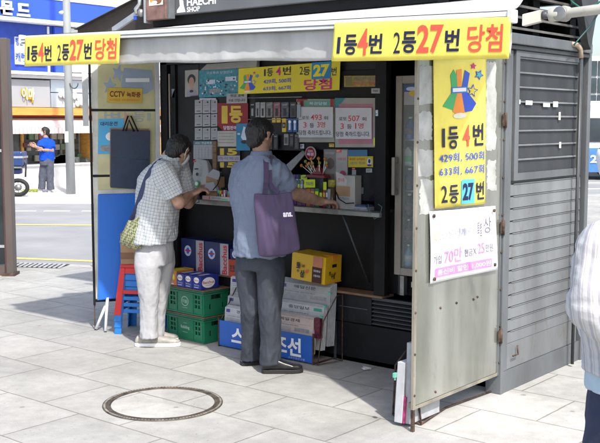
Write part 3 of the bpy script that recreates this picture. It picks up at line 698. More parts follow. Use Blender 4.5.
tag(m_.build('lamp_strip', bevel=.004), 'unlit beige strip lamp under the awning above the blue leaflet', 'lamp')
SLIP = M('slip_paper', (.34, .35, .37), .7, var=.1)
rows = [(100, 113.4), (114.3, 126.6), (128, 140)]; cols = [(194.8, 202.2), (202.7, 210.3), (211, 217.2)]
rn = ['top row', 'middle row', 'bottom row']; cn = ['left', 'centre', 'right']
for i, (b, d_) in enumerate(rows):
    for j, (a, c_) in enumerate(cols):
        P_('product_slip', f'small white printed slip, {rn[i]} {cn[j]} of the nine below the blue leaflet', 'slip', a, b, c_, d_, .014, SLIP,
           [('q', .12, .14, .42, .24, GREYP), ('q', .55, .12, .75, .24, DKP), ('q', .15, .4, .85, .44, GREYP), ('q', .15, .58, .8, .61, GREYP), ('q', .25, .82, .8, .87, DKP)], group='white slips below the blue leaflet', dy=.4)
P_('calendar_sheet', 'grey calendar sheet with a dark heading below the white slips', 'calendar', 193.5, 141, 213.5, 159, .012, SLIP,
   [('q', 0, 0, 1, .22, M('slate_print', (.1, .17, .18))), ('t', '2021 연금복권', .08, .04, .92, .18, PLI, .01)]+[('q', .06, .34+.14*i, .94, .352+.14*i, GREYP) for i in range(5)]+[('q', .1+.16*i, .32, .112+.16*i, .95, GREYP) for i in range(6)])
P_('lottery_board', 'dark red sign with a big yellow first prize mark', 'sign', 217.6, 103, 248, 131.5, .010, M('dark_red_print', (.24, .012, .02)),
   [('t', '1', .14, .1, .34, .72, GOLD, .04), ('t', '등', .4, .1, .82, .7, GOLD, .04), ('t', '당첨판매점', .2, .80, .75, .94, PLI, .02), ('p', [(0, .78), (.2, 1), (0, 1)], BLACK)])
P_('paper_note', 'white typed note taped over the top of the dark red sign', 'note', 226.5, 93.6, 247, 103.6, .004, SLIP, [('t', '현금 결제', .2, .1, .85, .35, DKP, .01), ('t', '수표 안됩니다', .1, .55, .92, .85, DKP, .01)], dy=.6)
P_('price_table', 'beige sheet with rows of small print below the dark red sign', 'sheet', 217.4, 131, 236.5, 146.6, .008, M('beige_paper', (.45, .43, .38)), [('q', .08, .12+.2*i, .88, .17+.2*i, GREYP) for i in range(4)])
P_('bus_card_leaflet', 'bright blue leaflet with a small penguin shape by the taller man', 'leaflet', 236.2, 123.5, 250, 150.5, .002, M('strong_blue_paper', (.03, .2, .36)), [('p', [(.55, .1), (.85, .2), (.8, .5), (.95, .65), (.6, .7), (.35, .5)], PLI), ell(.6, .68, .25, .07, DKP), ('q', .1, .35, .3, .42, PLI)])
P_('number_card', 'black card with gold number fifteen below the beige print sheet', 'card', 217.5, 147.3, 240, 168, .006, DKP, [('t', '15', .12, .05, .88, .38, GOLD, .05), ('q', 0, .4, 1, .68, M('lilac_print', (.4, .38, .45))), ('t', '즉석복권', .05, .46, .95, .62, FINK, .02), ('t', '15', .12, .72, .88, .98, GOLD, .05)])
m_ = MB(); a, b = PY(213.2, 141, .0), PY(217.2, 172, .0); m_.box(a.x, b.x, -.01, .02, b.z, a.z, WOOD); tag(m_.build('wooden_batten'), 'narrow brown wooden batten between the calendar and number card', 'batten')
# hanging phone accessory packs on rails
rl = thing('accessory_rack', 'dark hook rack of phone accessories under the inside banner', 'rack', PY(275, 130, .03))
m_ = MB(); a, b = PY(247, 97, .02), PY(300, 120, .02); m_.box(a.x, PY(303, 97, .02).x, .026, .034, 1.45, a.z, DARK); m_.build('back_board', rl)
for yy in (98, 119.5):
    m_ = MB(); p = PY(248, yy, -.01); p2 = PY(302, yy, -.01); m_.tube([V((p.x, -.01, p.z)), V((p2.x, -.01, p.z))], .004, STEEL, 6); m_.build('rail', rl)
pk = [((250, 255), DARK, 'black'), ((255.5, 259.5), GREYP, 'grey'), ((260.5, 265), M('pack_white', (.34, .34, .34)), 'white'), ((266.2, 272.5), M('pack_grey', (.22, .21, .21), var=.3, vs=60), 'pale grey'), ((273.5, 280), M('pack_pink', (.28, .13, .17), var=.3, vs=60), 'pink'), ((281.2, 288.5), M('pack_blue_grey', (.12, .13, .18), var=.4, vs=60), 'blue grey'), ((290, 296), CHAR, 'charcoal')]
for (a, c_), m, cname in pk:
    P_('accessory_pack', f'{cname} boxed phone accessory hanging in the upper rack row', 'package', a, 102.5, c_, 117.5, -.012, m, [('q', .2, .12, .8, .2, GREYP), ('q', .3, .4, .7, .9, DKP if cname != 'black' else GREYP)], group='phone accessories in the upper rack row', dy=.3, t=.012)
for (a, c_), m, cname in [((282, 286), GOLD, 'black and yellow'), ((287.5, 292), BLUEP, 'blue earphone'), ((292.8, 297), BLUEP, 'blue charger')]:
    P_('accessory_pack', f'small {cname} pack in the lower rack row', 'package', a, 118.5, c_, 132, -.014, m if cname[0:2] != 'bl' or 'yellow' in cname else M('pack_strong_blue', (.03, .1, .3)), [ell(.5, .25, .3, .12, WHT), ('q', .3, .35, .7, .85, PLI)] if cname[0:4] == 'blue' else [('q', .1, .3, .9, .7, DKP), ell(.5, .5, .2, .1, GREYP)], group='phone accessories in the lower rack row', t=.012)
for a, c_, nm in ((272, 275.5, 'left'), (276.5, 280.5, 'right')): P_('key_fob', f'tiny gold key fob at the head of the taller man, {nm} of two', 'key fob', a, 118, c_, 122.5, -.012, GOLD, t=.008)
# inside banner
poster('inside_banner', 'yellow banner of winning rounds fixed inside above the accessory rack', 'banner', yq([(238.6, 68.6), (340.3, 61.2), (339.3, 90), (238.2, 94.2)], .0), YELP,
       lotto_figure(.10, .58, .085, .34)+[('t', '1', .27, .1, .285, .36, NAVY, .0), ('t', '등', .30, .08, .36, .38, NAVY, .015), ('t', '4', .39, .06, .44, .36, MAG, .02), ('t', '번', .46, .06, .54, .36, NAVY, .015),
        ('t', '429회, 500회', .265, .48, .54, .66, BLUEP, .01), ('t', '633회, 667회', .265, .75, .54, .92, BLUEP, .01), ('t', '2', .625, .1, .655, .38, NAVY, .0), ('t', '등', .66, .12, .725, .42, NAVY, .015), ('t', '번', .925, .2, .97, .48, NAVY, .01),
        ('q', .74, -.02, .92, .58, M('tile_blue', (.02, .25, .5))), ('t', '27', .755, .06, .905, .5, M('bright_yellow_print', (.85, .7, .02)), .05), ('t', '당첨', .67, .56, .93, .97, MAG, .018)])
P_('yellow_sticker', 'worn yellow sticker on the dark glass right of the inside banner', 'sticker', 344, 75.8, 377, 87, .018, M('dull_yellow_print', (.36, .28, .05), var=.3, vs=30), [('q', .05, .1, .25, .9, M('dull_olive_print', (.2, .17, .06))), ('t', '복권판매점', .3, .12, .95, .45, FINK, .01), ('t', '정부공인 판매', .3, .55, .95, .85, MAG, .0)], dy=.3)
P_('label_tag', 'tiny grey label below the worn yellow sticker', 'label', 371.3, 88.3, 379.7, 93.4, -.014, SLIP, [('t', '영업중', .2, .3, .8, .7, DKP, .01)])
PPR = M('bright_paper', (.52, .52, .55), .7, var=.05, bump=.05)
P_('backing_folder', 'green and red folder behind the left handwritten paper', 'folder', 296.5, 99, 334.4, 142.3, .0, M('pale_folder', (.32, .31, .28)), [('q', .02, .0, .3, .16, M('red_folder', (.3, .03, .03))), ('q', .2, .03, .97, .17, M('mint_print', (.12, .3, .22))), ('q', .9, .0, .99, .35, M('red_folder', (.3, .03, .03))), ('t', '복권당첨', .35, .07, .8, .14, PLI, .01), ('q', .1, .86, .95, .9, M('mint_print', (.12, .3, .22)))], t=.006)
P_('backing_folder', 'pink edged white folder behind the right handwritten paper', 'folder', 335, 98, 375, 147.3, .0, M('pale_folder', (.32, .31, .28)), [('p', [(0, 0), (.26, 0), (.08, .2), (0, .2)], M('teal_corner', (.03, .22, .25))), ('q', .1, .12, .95, .93, M('pink_folder', (.42, .16, .22))), ('q', .97, .8, 1, .97, LIME)], t=.006)
RINK = M('red_ink', (.6, .05, .05), .5)
def win_paper(x0, y0, x1, y1, lab, rnd, line2):
    P_('winning_notice', lab, 'notice', x0, y0, x1, y1, -.012, PPR, [('t', '로또', .1, .30, .32, .4, INK(), .005), ('t', rnd, .36, .25, .68, .43, RINK, .008), ('t', '회', .74, .3, .86, .42, INK(), .005),
       ('t', line2[0], .14, .5, .24, .68, RINK, .008), ('t', '등', .33, .53, .46, .68, INK(), .01), ('t', line2[1], .55, .49, .585 if line2[1] == '1' else .62, .67, RINK, .008), ('t', '명', .64, .49, .78, .67, RINK, .008), ('t', '당첨 축하드립니다.', .02, .76, .96, .92, INK(), .006)])
win_paper(298.6, 107, 333, 137.5, 'white handwritten winning notice for round 493 on the green and red folder', '493', '33')
win_paper(335.5, 107.8, 371.6, 139, 'white handwritten winning notice for round 507 on the pink edged folder', '507', '31')
m_ = MB(); p = PY(299, 103, -.02); m_.ball(p, .012, M('beige_plastic', (.33, .32, .29), .5)); m_.box(p.x-.02, p.x+.012, -.02, -.01, p.z-.1, p.z-.01, M('pack_pale_blue', (.3, .36, .42)))
tag(m_.build('price_hook'), 'pale blue hook card hanging left of the round 493 notice', 'hook card')

# ================================================================== counter goods (shelf top z 1.062)
SZ = 1.063
def at(px, y): return PY(px, 200, y).x
dv = MB(); a, b = PY(191, 158, -.02), PY(207, 189, -.04)
P0_ = [PY(190.5, 190, -.05), PY(206, 190, -.05), PY(209, 176, -.05), PY(206.5, 160.5, -.0), PY(197, 158.5, -.0), PY(194, 160, -.0)]
dv.prism(P0_, (0, .05, 0), M('ivory_plastic', (.36, .37, .35), .35, var=.08)); dvo = dv.build('card_charger', bevel=.006)
tag(dvo, 'ivory slanted transit card charger on the counter in front of the stooping man', 'card charger')
m_ = MB(); c0 = PY(197.2, 184, -.056); m_.lathe(c0, [(.001, 0), (.026, 0), (.026, .006), (.001, .007)], GRN, 18, V((0, -1, 0))); m_.lathe(c0+V((0, -.0072, .003)), [(.001, 0), (.017, 0), (.017, .002), (.001, .002)], WHT, 16, V((0, -1, 0))); m_.build('round_button', dvo)
m_ = MB(); q_ = [PY(194, 167, -.054), PY(200, 167, -.054), PY(200, 179, -.054), PY(194, 179, -.054)]; prints(m_, q_, [('q', .1, .1, .75, .22, DKP), ell(.55, .6, .25, .14, DKP), ('q', -.1, -.55, .4, -.4, RINK)], V((0, -1, 0))); m_.build('marking', dvo, recalc=False)
m_ = MB(); m_.prism([PY(205, 160, .03), PY(211, 163, .03), PY(212, 172, .03), PY(208, 178, .03)], (0, .02, 0), M('dull_green_plastic', (.06, .2, .14), .5)); tag(m_.build('green_card_sleeve'), 'dull green plastic sleeve behind the ivory card charger', 'sleeve')
# paper heap, jars, boxes
def boxat(name, label, cat, x0, x1, zt, y0, y1, m, items=(), zb=SZ, group=None, bevel=.002, part='print'):
    a, b = at(x0, y0), at(x1, y0); zt_ = PY((x0+x1)/2, zt, y0).z
    o = MB().box(a, b, y0, y1, zb, max(zt_, zb+.01), m).build(name, bevel=bevel); tag(o, label, cat, group)
    if items:
        l = MB(); prints(l, [V((a, y0, zt_)), V((b, y0, zt_)), V((b, y0, zb)), V((a, y0, zb))], items, V((0, -1, 0)), off0=.0004); l.build(part, o, recalc=False)
    return o
boxat('tissue_box', 'beige box with a creased white sheet on it right of the card charger', 'box', 206, 217, 177, -.06, .04, CARD)
m_ = MB(); m_.prism([PY(206, 176, -.065), PY(213, 169, -.065), PY(221, 172, -.065), PY(218, 180, -.065)], (0, .003, 0), SLIP); tag(m_.build('creased_sheet'), 'creased white sheet propped on the beige box', 'sheet')
m_ = MB(); m_.prism([PY(203, 191, -.09), PY(206, 183, -.085), PY(213, 182, -.085), PY(217, 191, -.09)], (0, .03, 0), SLIP); tag(m_.build('folded_paper'), 'folded grey paper lying before the beige box', 'paper')
m_ = MB(); m_.tube([PY(219.5, 166, -.07), PY(220.5, 176, -.08), PY(218, 184, -.09), PY(213, 190, -.09)], .004, BLACK, 6); tag(m_.build('charger_cord'), 'black cord hanging beside the beige box', 'cord')
for i, (px, c, nm) in enumerate(((223, (.08, .07, .06), 'dark brown'), (226.5, (.2, .12, .05), 'amber'), (230.5, (.28, .17, .1), 'copper'), (234.5, (.12, .14, .16), 'slate'))):
    x = at(px, -.03); m_ = MB(); m_.lathe((x, -.03, SZ), [(.016, 0), (.017, .01), (.017, .07), (.012, .08)], M('jar_'+nm.replace(' ', '_'), c, .25), 12); jo = m_.build('small_jar'); tag(jo, f'{nm} jar on the counter between the beige box and the taller man', 'jar')
    m_ = MB(); m_.cyl((x, -.03, SZ+.0805), (x, -.03, SZ+.095), .013, GOLD if i == 2 else DARK, 12); m_.build('lid', jo)
m_ = MB(); a, b = at(203, -.12), at(237, -.12); m_.box(a, b, -.127, -.119, 1.068, 1.098, SLIP); po = m_.build('price_strip', base=(a, -.12, 1.068)); tag(po, 'long white and red price strip along the left counter edge', 'price strip')
l = MB(); prints(l, [V((a, -.127, 1.098)), V((b, -.127, 1.098)), V((b, -.127, 1.068)), V((a, -.127, 1.068))], [('q', .03, .15, .17, .8, M('pale_pink_print', (.5, .3, .3))), ('q', .2, .1, .23, .9, RINK), ('t', '교통카드 충전', .27, .2, .55, .75, FINK, .02), ('q', .58, .55, .75, .8, GRN), ('t', '현금', .8, .2, .95, .8, RINK, .02)], V((0, -1, 0)), off0=.0004); l.build('lettering', po, recalc=False)
# candy rows right of the taller man
random.seed(11)
cc = [('purple', (.2, .04, .3)), ('teal', (.02, .2, .25)), ('navy', (.02, .04, .2)), ('green', (.04, .25, .05)), ('pink', (.5, .12, .3)), ('red', (.4, .03, .03)), ('blue', (.03, .12, .4)), ('orange', (.55, .2, .03)), ('white', (.4, .4, .4)), ('black', (.02, .02, .02))]
used = {}
def candy(x0, x1, zt, y0, row, ci, zb=SZ):
    nm, c = cc[ci]; kx = (nm, row); used[kx] = used.get(kx, 0)+1
    o_ = ['', 'second ', 'third '][used[kx]-1]
    boxat('candy_pack', f'{o_}{nm} candy pack from the left in the {row} of the counter display', 'candy pack', x0, x1, zt, y0, y0+.028, M('pack_'+nm, c, .35, var=.3, vs=70),
          [('q', .1, .15, .9, .4, random.choice([WHT, LIME, GOLD, PLI])), ('q', .2, .55, .8, .8, random.choice([DKP, PINKP, SKYB]))], group='candy packs in the '+row, zb=zb)
xs = [286, 289.3, 292.6, 295.9, 299.2, 302.4, 305.8]
for i in range(6): candy(xs[i], xs[i+1]-.4, 174.5, .035, 'back row', [6, 1, 0, 2, 9, 3][i])
for i in range(6): candy(xs[i]+1, xs[i+1]+.6, 180.5, -.005, 'middle row', [2, 6, 0, 1, 8, 5][i])
for i, (a, c_) in enumerate(((297, 301), (301.5, 305.5), (306, 310), (310.4, 314.4), (314.8, 318.6))): candy(a, c_, 188.5, -.05, 'front row', [4, 0, 7, 4, 3][i])
for i, (a, c_) in enumerate(((319.3, 322.3), (322.6, 325.4), (325.7, 328.2))): candy(a, c_, 190, -.05, 'front row', [9, 5, 1][i])
def card(x0, y0, x1, y1, y, lab, txt=None): P_('price_card', lab, 'price card', x0, y0, x1, y1, y, LIME, [('t', txt, .15, .25, .85, .75, FINK, .01)] if txt else [], group=None)
card(304.2, 179.5, 315, 187.6, -.058, 'largest lime green price card in the candy display', '700원')
card(301, 175.2, 307, 179.3, -.012, 'small lime green card above the largest price card', '500')
card(291, 184, 299.5, 188.6, -.06, 'lime green card tucked at the left end of the candy display by the arm', '500')
card(323.3, 182, 326.4, 190, -.056, 'narrow upright lime green card right of the largest price card', None)
# lollipop stand
ls = thing('lollipop_stand', 'dark red lollipop stand full of orange and green lollipops on the candy display', 'lollipop stand', V((at(318, -.0), 0, SZ)))
x0, x1 = at(308, -.01), at(328.5, -.01); zs = PY(318, 177.5, -.01).z
m_ = MB(); m_.box(x0+.03, x1-.03, -.03, .03, SZ, zs-.001, CHAR); m_.build('stem_box', ls)
m_ = MB(); REDP = M('dark_red_plastic', (.22, .01, .02), .35); m_.hexa([(x0, -.05, zs), (x1, -.05, zs), (x1, .03, zs), (x0, .03, zs), (x0+.015, -.045, zs+.02), (x1-.015, -.045, zs+.02), (x1-.015, .03, zs+.02), (x0+.015, .03, zs+.02)], REDP)
cxx = (x0+x1)/2; m_.hexa([(cxx-.05, -.02, zs+.021), (cxx+.04, -.02, zs+.021), (cxx+.04, .02, zs+.021), (cxx-.05, .02, zs+.021), (cxx-.03, -.015, zs+.07), (cxx+.015, -.015, zs+.07), (cxx+.015, .015, zs+.07), (cxx-.03, .015, zs+.07)], REDP)
m_.build('tray', ls, bevel=.003)
LO = [M('lollipop_orange', (.55, .22, .02), .3, var=.3, vs=50), M('lollipop_olive', (.3, .32, .03), .3, var=.3, vs=50), M('lollipop_amber', (.5, .12, .02), .3, var=.3, vs=50)]
for i, (px, py) in enumerate(((301.5, 165.5), (305.5, 161.5), (306.5, 166), (311, 159), (312.5, 163.5), (313, 166.5), (318.5, 158.5), (319.5, 163), (319, 166.5), (325, 159), (326.5, 163), (326.8, 165.5), (309, 163.5))):
    p = PY(px, py, -.045+.012*(i % 3)); q = V((cxx+(p.x-cxx)*.45, -.01, zs+.02))
    s_ = MB(); s_.ball(p, (.0115, .0115, .0125), LO[i % 3], 10); po = s_.build('lollipop', ls)
    s_ = MB(); s_.tube([p+(q-p)*.08, q], .0022, WHT, 5); s_.build('stick', po)
bd = thing('round_price_badge', 'round red badge with a white rim standing on a stick behind the lollipops', 'badge', PY(311, 168, .0))
c0 = PY(311, 153.3, .0)
m_ = MB(); m_.lathe(c0, [(.001, 0), (.0485, 0), (.0485, .006), (.001, .006)], M('badge_white', (.45, .45, .45)), 26, V((0, -1, 0))); m_.lathe(c0+V((0, -.0065, 0)), [(.001, 0), (.041, 0), (.041, .002), (.001, .002)], M('badge_red', (.35, .01, .03), .35), 26, V((0, -1, 0)));m_.build('disc', bd)
l = MB(); prints(l, [c0+V((-.03, -.009, .02)), c0+V((.03, -.009, .02)), c0+V((.03, -.009, -.02)), c0+V((-.03, -.009, -.02))], [('t', '행운의', .15, -.1, .85, .3, PLI, .02), ('t', '복권', .0, .4, 1, .95, PLI, .03)], V((0, -1, 0)), off0=.0003); l.build('lettering', bd, recalc=False)
m_ = MB(); m_.cyl(c0+V((0, .002, -.045)), (c0.x, .002, SZ+.12), .003, WHT, 6); m_.build('stick', bd)
m_ = MB(); m_.prism([PY(286, 165, .1), PY(303, 150, .1), PY(306, 153, .1), PY(290, 172, .1)], (0, .01, 0), GREYP); tag(m_.build('rolled_magazine'), 'grey magazine leaning in the dark window behind the round badge', 'magazine')
# jar, boxes at the right end
m_ = MB(); x = at(332.3, -.04); zz = PY(332, 187, -.04).z; m_.lathe((x, -.04, SZ), [(.02, 0), (.021, .02), (.021, zz-SZ)], M('amber_jar', (.1, .07, .04), .2), 16); jo = m_.build('sweet_jar'); tag(jo, 'amber sweet jar with a yellow lid left of the brown banded paper box', 'jar')
m_ = MB(); m_.lathe((x, -.04, zz+.0005), [(.001, 0), (.029, 0), (.029, .045), (.026, .05), (.001, .05)], M('yellow_lid', (.38, .33, .04), .4, var=.3, vs=60), 16); m_.build('lid', jo)
m_ = MB(); p = PY(328, 189, -.07); m_.box(p.x, p.x+.022, -.075, -.068, SZ, p.z, SLIP); tag(m_.build('white_tag'), 'small white tag standing before the amber sweet jar', 'tag')
P_('opened_brochure', 'opened grey and pink brochure leaning behind the right end of the counter', 'brochure', 323.7, 149.3, 347.8, 190, .022, M('brochure_grey', (.22, .21, .2)), [('q', .52, .02, .98, .98, M('brochure_white', (.4, .38, .38))), ell(.28, .35, .17, .14, M('brown_print2', (.12, .1, .09))), ell(.8, .62, .14, .1, M('crimson_print', (.4, .05, .12))), ('t', '신상품 안내', .58, .2, .92, .27, RINK, .01), ('q', .06, .06, .45, .12, GREYP), ('q', .06, .6, .45, .95, M('brown_print2', (.12, .1, .09)))])
P_('blue_sticker', 'plain blue sticker above the yellow phone sticker', 'sticker', 348, 149.8, 367.3, 156.4, .018, M('dull_blue_print', (.05, .16, .3)))
P_('yellow_phone_sticker', 'bright yellow sticker with small print and a figure on the dark window', 'sticker', 348.2, 156.3, 373, 167.2, .014, M('sticker_yellow', (.5, .42, .02)), [('t', '휴대폰 소액결제', .05, .15, .68, .38, RINK, .01), ('t', '신용카드 현금화', .05, .5, .7, .75, FINK, .01), ell(.86, .5, .1, .32, PLI), ell(.86, .45, .05, .2, DKP), ell(.86, .82, .09, .1, M('violet_print', (.12, .02, .15)))])
boxat('paper_box', 'white paper box with a brown band under the brochure', 'box', 336, 354.8, 175.5, -.06, .015, M('box_white', (.4, .39, .36)), [('q', .02, .32, .75, .62, CARD), ('q', .05, .64, .7, .72, GREYP), ('p', [(-.02, -.1), (.35, -.03), (.6, .15), (.55, .3), (.1, .28)], M('receipt_white', (.5, .48, .48))), ('t', '영수증', .1, .08, .45, .2, RINK, .01)])
m_ = MB(); m_.tube([PY(336, 192, -.07), PY(339, 199, -.085), PY(346, 203.5, -.09), PY(354, 203, -.09)], .004, BLACK, 6); tag(m_.build('telephone_cable'), 'black cord lying before the brown banded box', 'cord')
m_ = MB(); a, b = PY(355.5, 187, .02), PY(364, 194, .02); m_.box(a.x, b.x, .012, .0235, b.z, a.z, M('socket_grey', (.12, .12, .12))); m_.ball(((a.x+b.x)/2, .012, (a.z+b.z)/2), .01, DARK, 8); tag(m_.build('wall_socket', bevel=.002), 'grey wall socket on the dark panel right of the paper box', 'socket')
m_ = MB(); a = PY(340, 205, -.13); b = PY(382, 205, -.13); m_.box(a.x, b.x, -.16, -.127, 1.035, 1.064, M('counter_edge', (.22, .23, .22), .5, var=.2)); tag(m_.build('edge_tray', bevel=.004), 'grey metal tray clipped on the right end of the counter edge', 'tray')
m_ = MB(); m_.tube([PY(368, 204, -.165), PY(370, 213, -.16), PY(374.5, 219, -.15), PY(380, 216, -.15), PY(382, 207, -.155), PY(378, 204, -.165)], .0025, M('teal_cord', (.08, .14, .13)), 6); tag(m_.build('looped_cable'), 'thin teal cord looped under the right end of the counter', 'cord')
m_ = MB(); m_.tube([PY(193, 193, -.14), PY(191, 199, -.15), PY(194, 204, -.15), PY(199, 202, -.15), PY(199, 196, -.14), PY(195, 192, -.14)], .004, M('blue_wrist_cord', (.04, .07, .16)), 6); tag(m_.build('coiled_cable'), 'coiled blue cord hanging from the counter below the stooping man’s hand', 'cord')

random.seed(41)
for i in range(9):
    nm, c = [('mint', (.1, .4, .3)), ('lemon', (.5, .42, .05)), ('cherry', (.4, .03, .05)), ('white', (.4, .4, .4)), ('violet', (.2, .08, .3))][i % 5]
    boxat('gum_pack', f'{["first", "second"][i//5]} {nm} gum pack lying along the left counter edge behind the price strip', 'gum pack', 217.5+i*2.0, 219.2+i*2.0, 190+(i % 3)*.7, -.10, -.08, M('gum_'+nm, c, .4), [('q', .2, .3, .8, .7, random.choice([WHT, DKP, RED]))], group='gum packs on the left counter')
for i, (z, c, nm) in enumerate(((0, GREYP, 'grey'), (.012, SLIP, 'white'), (.024, M('ledger_blue', (.05, .09, .2)), 'blue'))):
    a, b = PY(357+i*.6, 204, -.04), PY(371-i, 204, -.04); o_ = MB().box(a.x, b.x, -.08, .01, SZ+z, SZ+z+.0115, c).build('thin_booklet', bevel=.001); tag(o_, f'{nm} booklet in the small pile at the right end of the counter', 'booklet', 'booklets at the right end of the counter')
for i, (px, py, w_, h_, c, nm) in enumerate(((336, 149.5, 5, 3, RED, 'red'), (300, 144, 4, 4.5, PLI, 'pale'), (329, 143.5, 5, 3.5, GOLD, 'gold'), (366, 168.5, 6, 4, SLIP, 'white'), (352, 168, 3, 1.6, RED, 'thin red'), (375.5, 110, 2.5, 6, PLI, 'tall pale'), (250.5, 138, 5, 7, TEAL, 'teal'), (256.8, 139, 4, 6, MAG, 'crimson'))):
    P_('window_sticker', f'small {nm} sticker on the dark inner window', 'sticker', px, py, px+w_, py+h_, .017 if px != 375.5 else -.013, c, [('q', .15, .3, .8, .42, random.choice([DKP, WHT])), ('q', .15, .6, .6, .7, random.choice([DKP, WHT]))])
# more stock: soft-pack stacks in the window, hanging straps, boxes on the left of the counter
random.seed(31)
stock = [('tan', (.3, .22, .12)), ('cream', (.4, .37, .3)), ('dark_green', (.03, .12, .06)), ('maroon', (.18, .02, .03)), ('steel_blue', (.1, .16, .24)), ('ochre', (.4, .24, .04)), ('silver', (.3, .3, .31))]
xx = 217.5
for i, (nm, c) in enumerate(stock):
    w_ = (2.4, 2.0, 2.8, 1.9, 2.3, 2.6, 2.1)[i]
    boxat('stock_box', f'small {nm.replace("_", " ")} box in the row behind the jars left of the taller man', 'box', xx, xx+w_, 176-(i*5 % 7), .03, .07, M('stock_'+nm, c, .45, var=.3, vs=60), [('q', .15, .1, .85, .3, random.choice([WHT, DKP, GOLD])), ('q', .2, .5, .8, .8, random.choice([GREYP, RED, PLI]))], group='small boxes behind the jars')
    xx += w_+.15
for i, (px, py, c, nm) in enumerate(((263, 134, DKP, 'black'), (268, 136, CHAR, 'charcoal'), (273.5, 134.5, DKP, 'long black'), (284, 134, GREYP, 'grey'), (289.5, 133.5, DKP, 'narrow black'), (294.5, 134, CHAR, 'dull charcoal'))):
    P_('phone_case', f'{nm} phone case hanging below the lower accessory row', 'phone case', px, py, px+4.2, py+11+(i % 3)*2, -.006, c, [('q', .2, .1, .8, .16, GREYP), ('q', .15, .3, .85, .9, M('case_sheen', (.05, .05, .055), .25))], group='phone cases below the accessory rows', t=.01)
P_('door_sticker', 'narrow cream sticker on the dark post left of the portrait', 'sticker', 171.6, 89, 174.6, 97.5, .0, PLI, dy=0)
P_('small_notice', 'cream notice strip under the blue leaflet beside the slips', 'notice', 199.5, 98.3, 216, 99.6, .012, PLI)
P_('receipt_strip', 'hanging white receipt strip on the dark window under the round 507 folder', 'receipt', 352, 170, 356, 184, .018, SLIP, [('q', .2, .1, .8, .14, GREYP), ('q', .2, .3, .8, .34, GREYP)])
m_ = MB(); a, b = PY(169.5, 74, -.021), PY(170.6, 200, -.021); m_.box(a.x-.003, a.x+.005, -.03, -.0205, 1.1, a.z, M('cream_cable_duct', (.4, .36, .3))); tag(m_.build('cable_duct'), 'thin cream cable duct down the dark left post of the kiosk', 'cable duct')

# ================================================================== fridge
fr_ = thing('drinks_fridge', 'tall drinks fridge with a beige framed glass door beside the worn metal door', 'fridge', (-.58, .3, .5))
BEF = M('beige_door_frame', (.27, .24, .2), .45, var=.15, dirt=.3)
fx0, fx1, fz0, fz1 = -.875, -.2, .635, 1.955
m_ = MB(); m_.box(fx0, fx0+.03, .10, .6, .49, fz1, CHAR); m_.box(fx1-.03, fx1, .10, .6, .49, fz1, CHAR); m_.box(fx0+.03, fx1-.03, .57, .6, .49, fz1, M('fridge_inner', (.6, .6, .57))); m_.box(fx0+.03, fx1-.03, .1, .569, fz1-.03, fz1, CHAR); m_.box(fx0+.03, fx1-.03, .1, .569, fz0, fz0+.03, CHAR); m_.box(fx0+.05, fx0+.08, .05, .09, .5, .63, STEEL)
m_.build('cabinet', fr_)
m_ = MB(); m_.box(fx0, fx0+.05, .05, .095, fz0, fz1, BEF); m_.box(fx1-.05, fx1, .05, .095, fz0, fz1, BEF); m_.box(fx0+.05, fx1-.05, .05, .095, fz0, fz0+.05, BEF); m_.box(fx0+.05, fx1-.05, .05, .095, fz1-.05, fz1, BEF); do = m_.build('door', fr_, bevel=.004)
m_ = MB(); m_.box(fx0+.0505, fx1-.0505, .07, .074, fz0+.0505, fz1-.0505, glass('fridge_glass', (.6, .66, .64), .06, .16)); m_.build('glass_pane', do)
m_ = MB(); a, b = PY(388, 157, .02), PY(392, 195, .02); m_.box(fx0+.005, fx0+.03, .0, .02, b.z, a.z, BEF); m_.box(fx0+.005, fx0+.03, .02, .049, a.z-.04, a.z, BEF); m_.box(fx0+.005, fx0+.03, .02, .049, b.z, b.z+.04, BEF); m_.build('handle', do, bevel=.005)
q = [V((fx0+.055, .066, fz1-.06)), V((fx1-.055, .066, fz1-.06)), V((fx1-.055, .066, fz1-.19)), V((fx0+.055, .066, fz1-.19))]
m_ = MB(); m_.slab(*q, V((0, -1, 0)), .003, M('header_grey', (.36, .35, .34))); ho = m_.build('header_card', do); l = MB(); prints(l, q, [('q', 0, 0, 1, .35, M('header_blue', (.05, .11, .26))), ell(.1, .2, .07, .1, PLI), ell(.12, .42, .05, .14, GOLD), ('q', .25, .84, .4, .88, DKP)], V((0, -1, 0)), off0=.0005); l.build('print', ho, recalc=False)
shz = [.69, .86, 1.03, 1.2, 1.37, 1.54]
for z in shz:
    m_ = MB(); m_.box(fx0+.035, fx1-.035, .12, .55, z-.01, z, ALU); m_.build('shelf', fr_)
random.seed(5)
bc = {0: ('water', (.10, .33, .40)), 1: ('cola', (.04, .02, .03)), 2: ('cola', (.05, .03, .05)), 3: ('juice', (.02, .03, .1)), 4: ('milk', (.4, .42, .4)), 5: ('sports', (.03, .08, .4))}
proto = {}
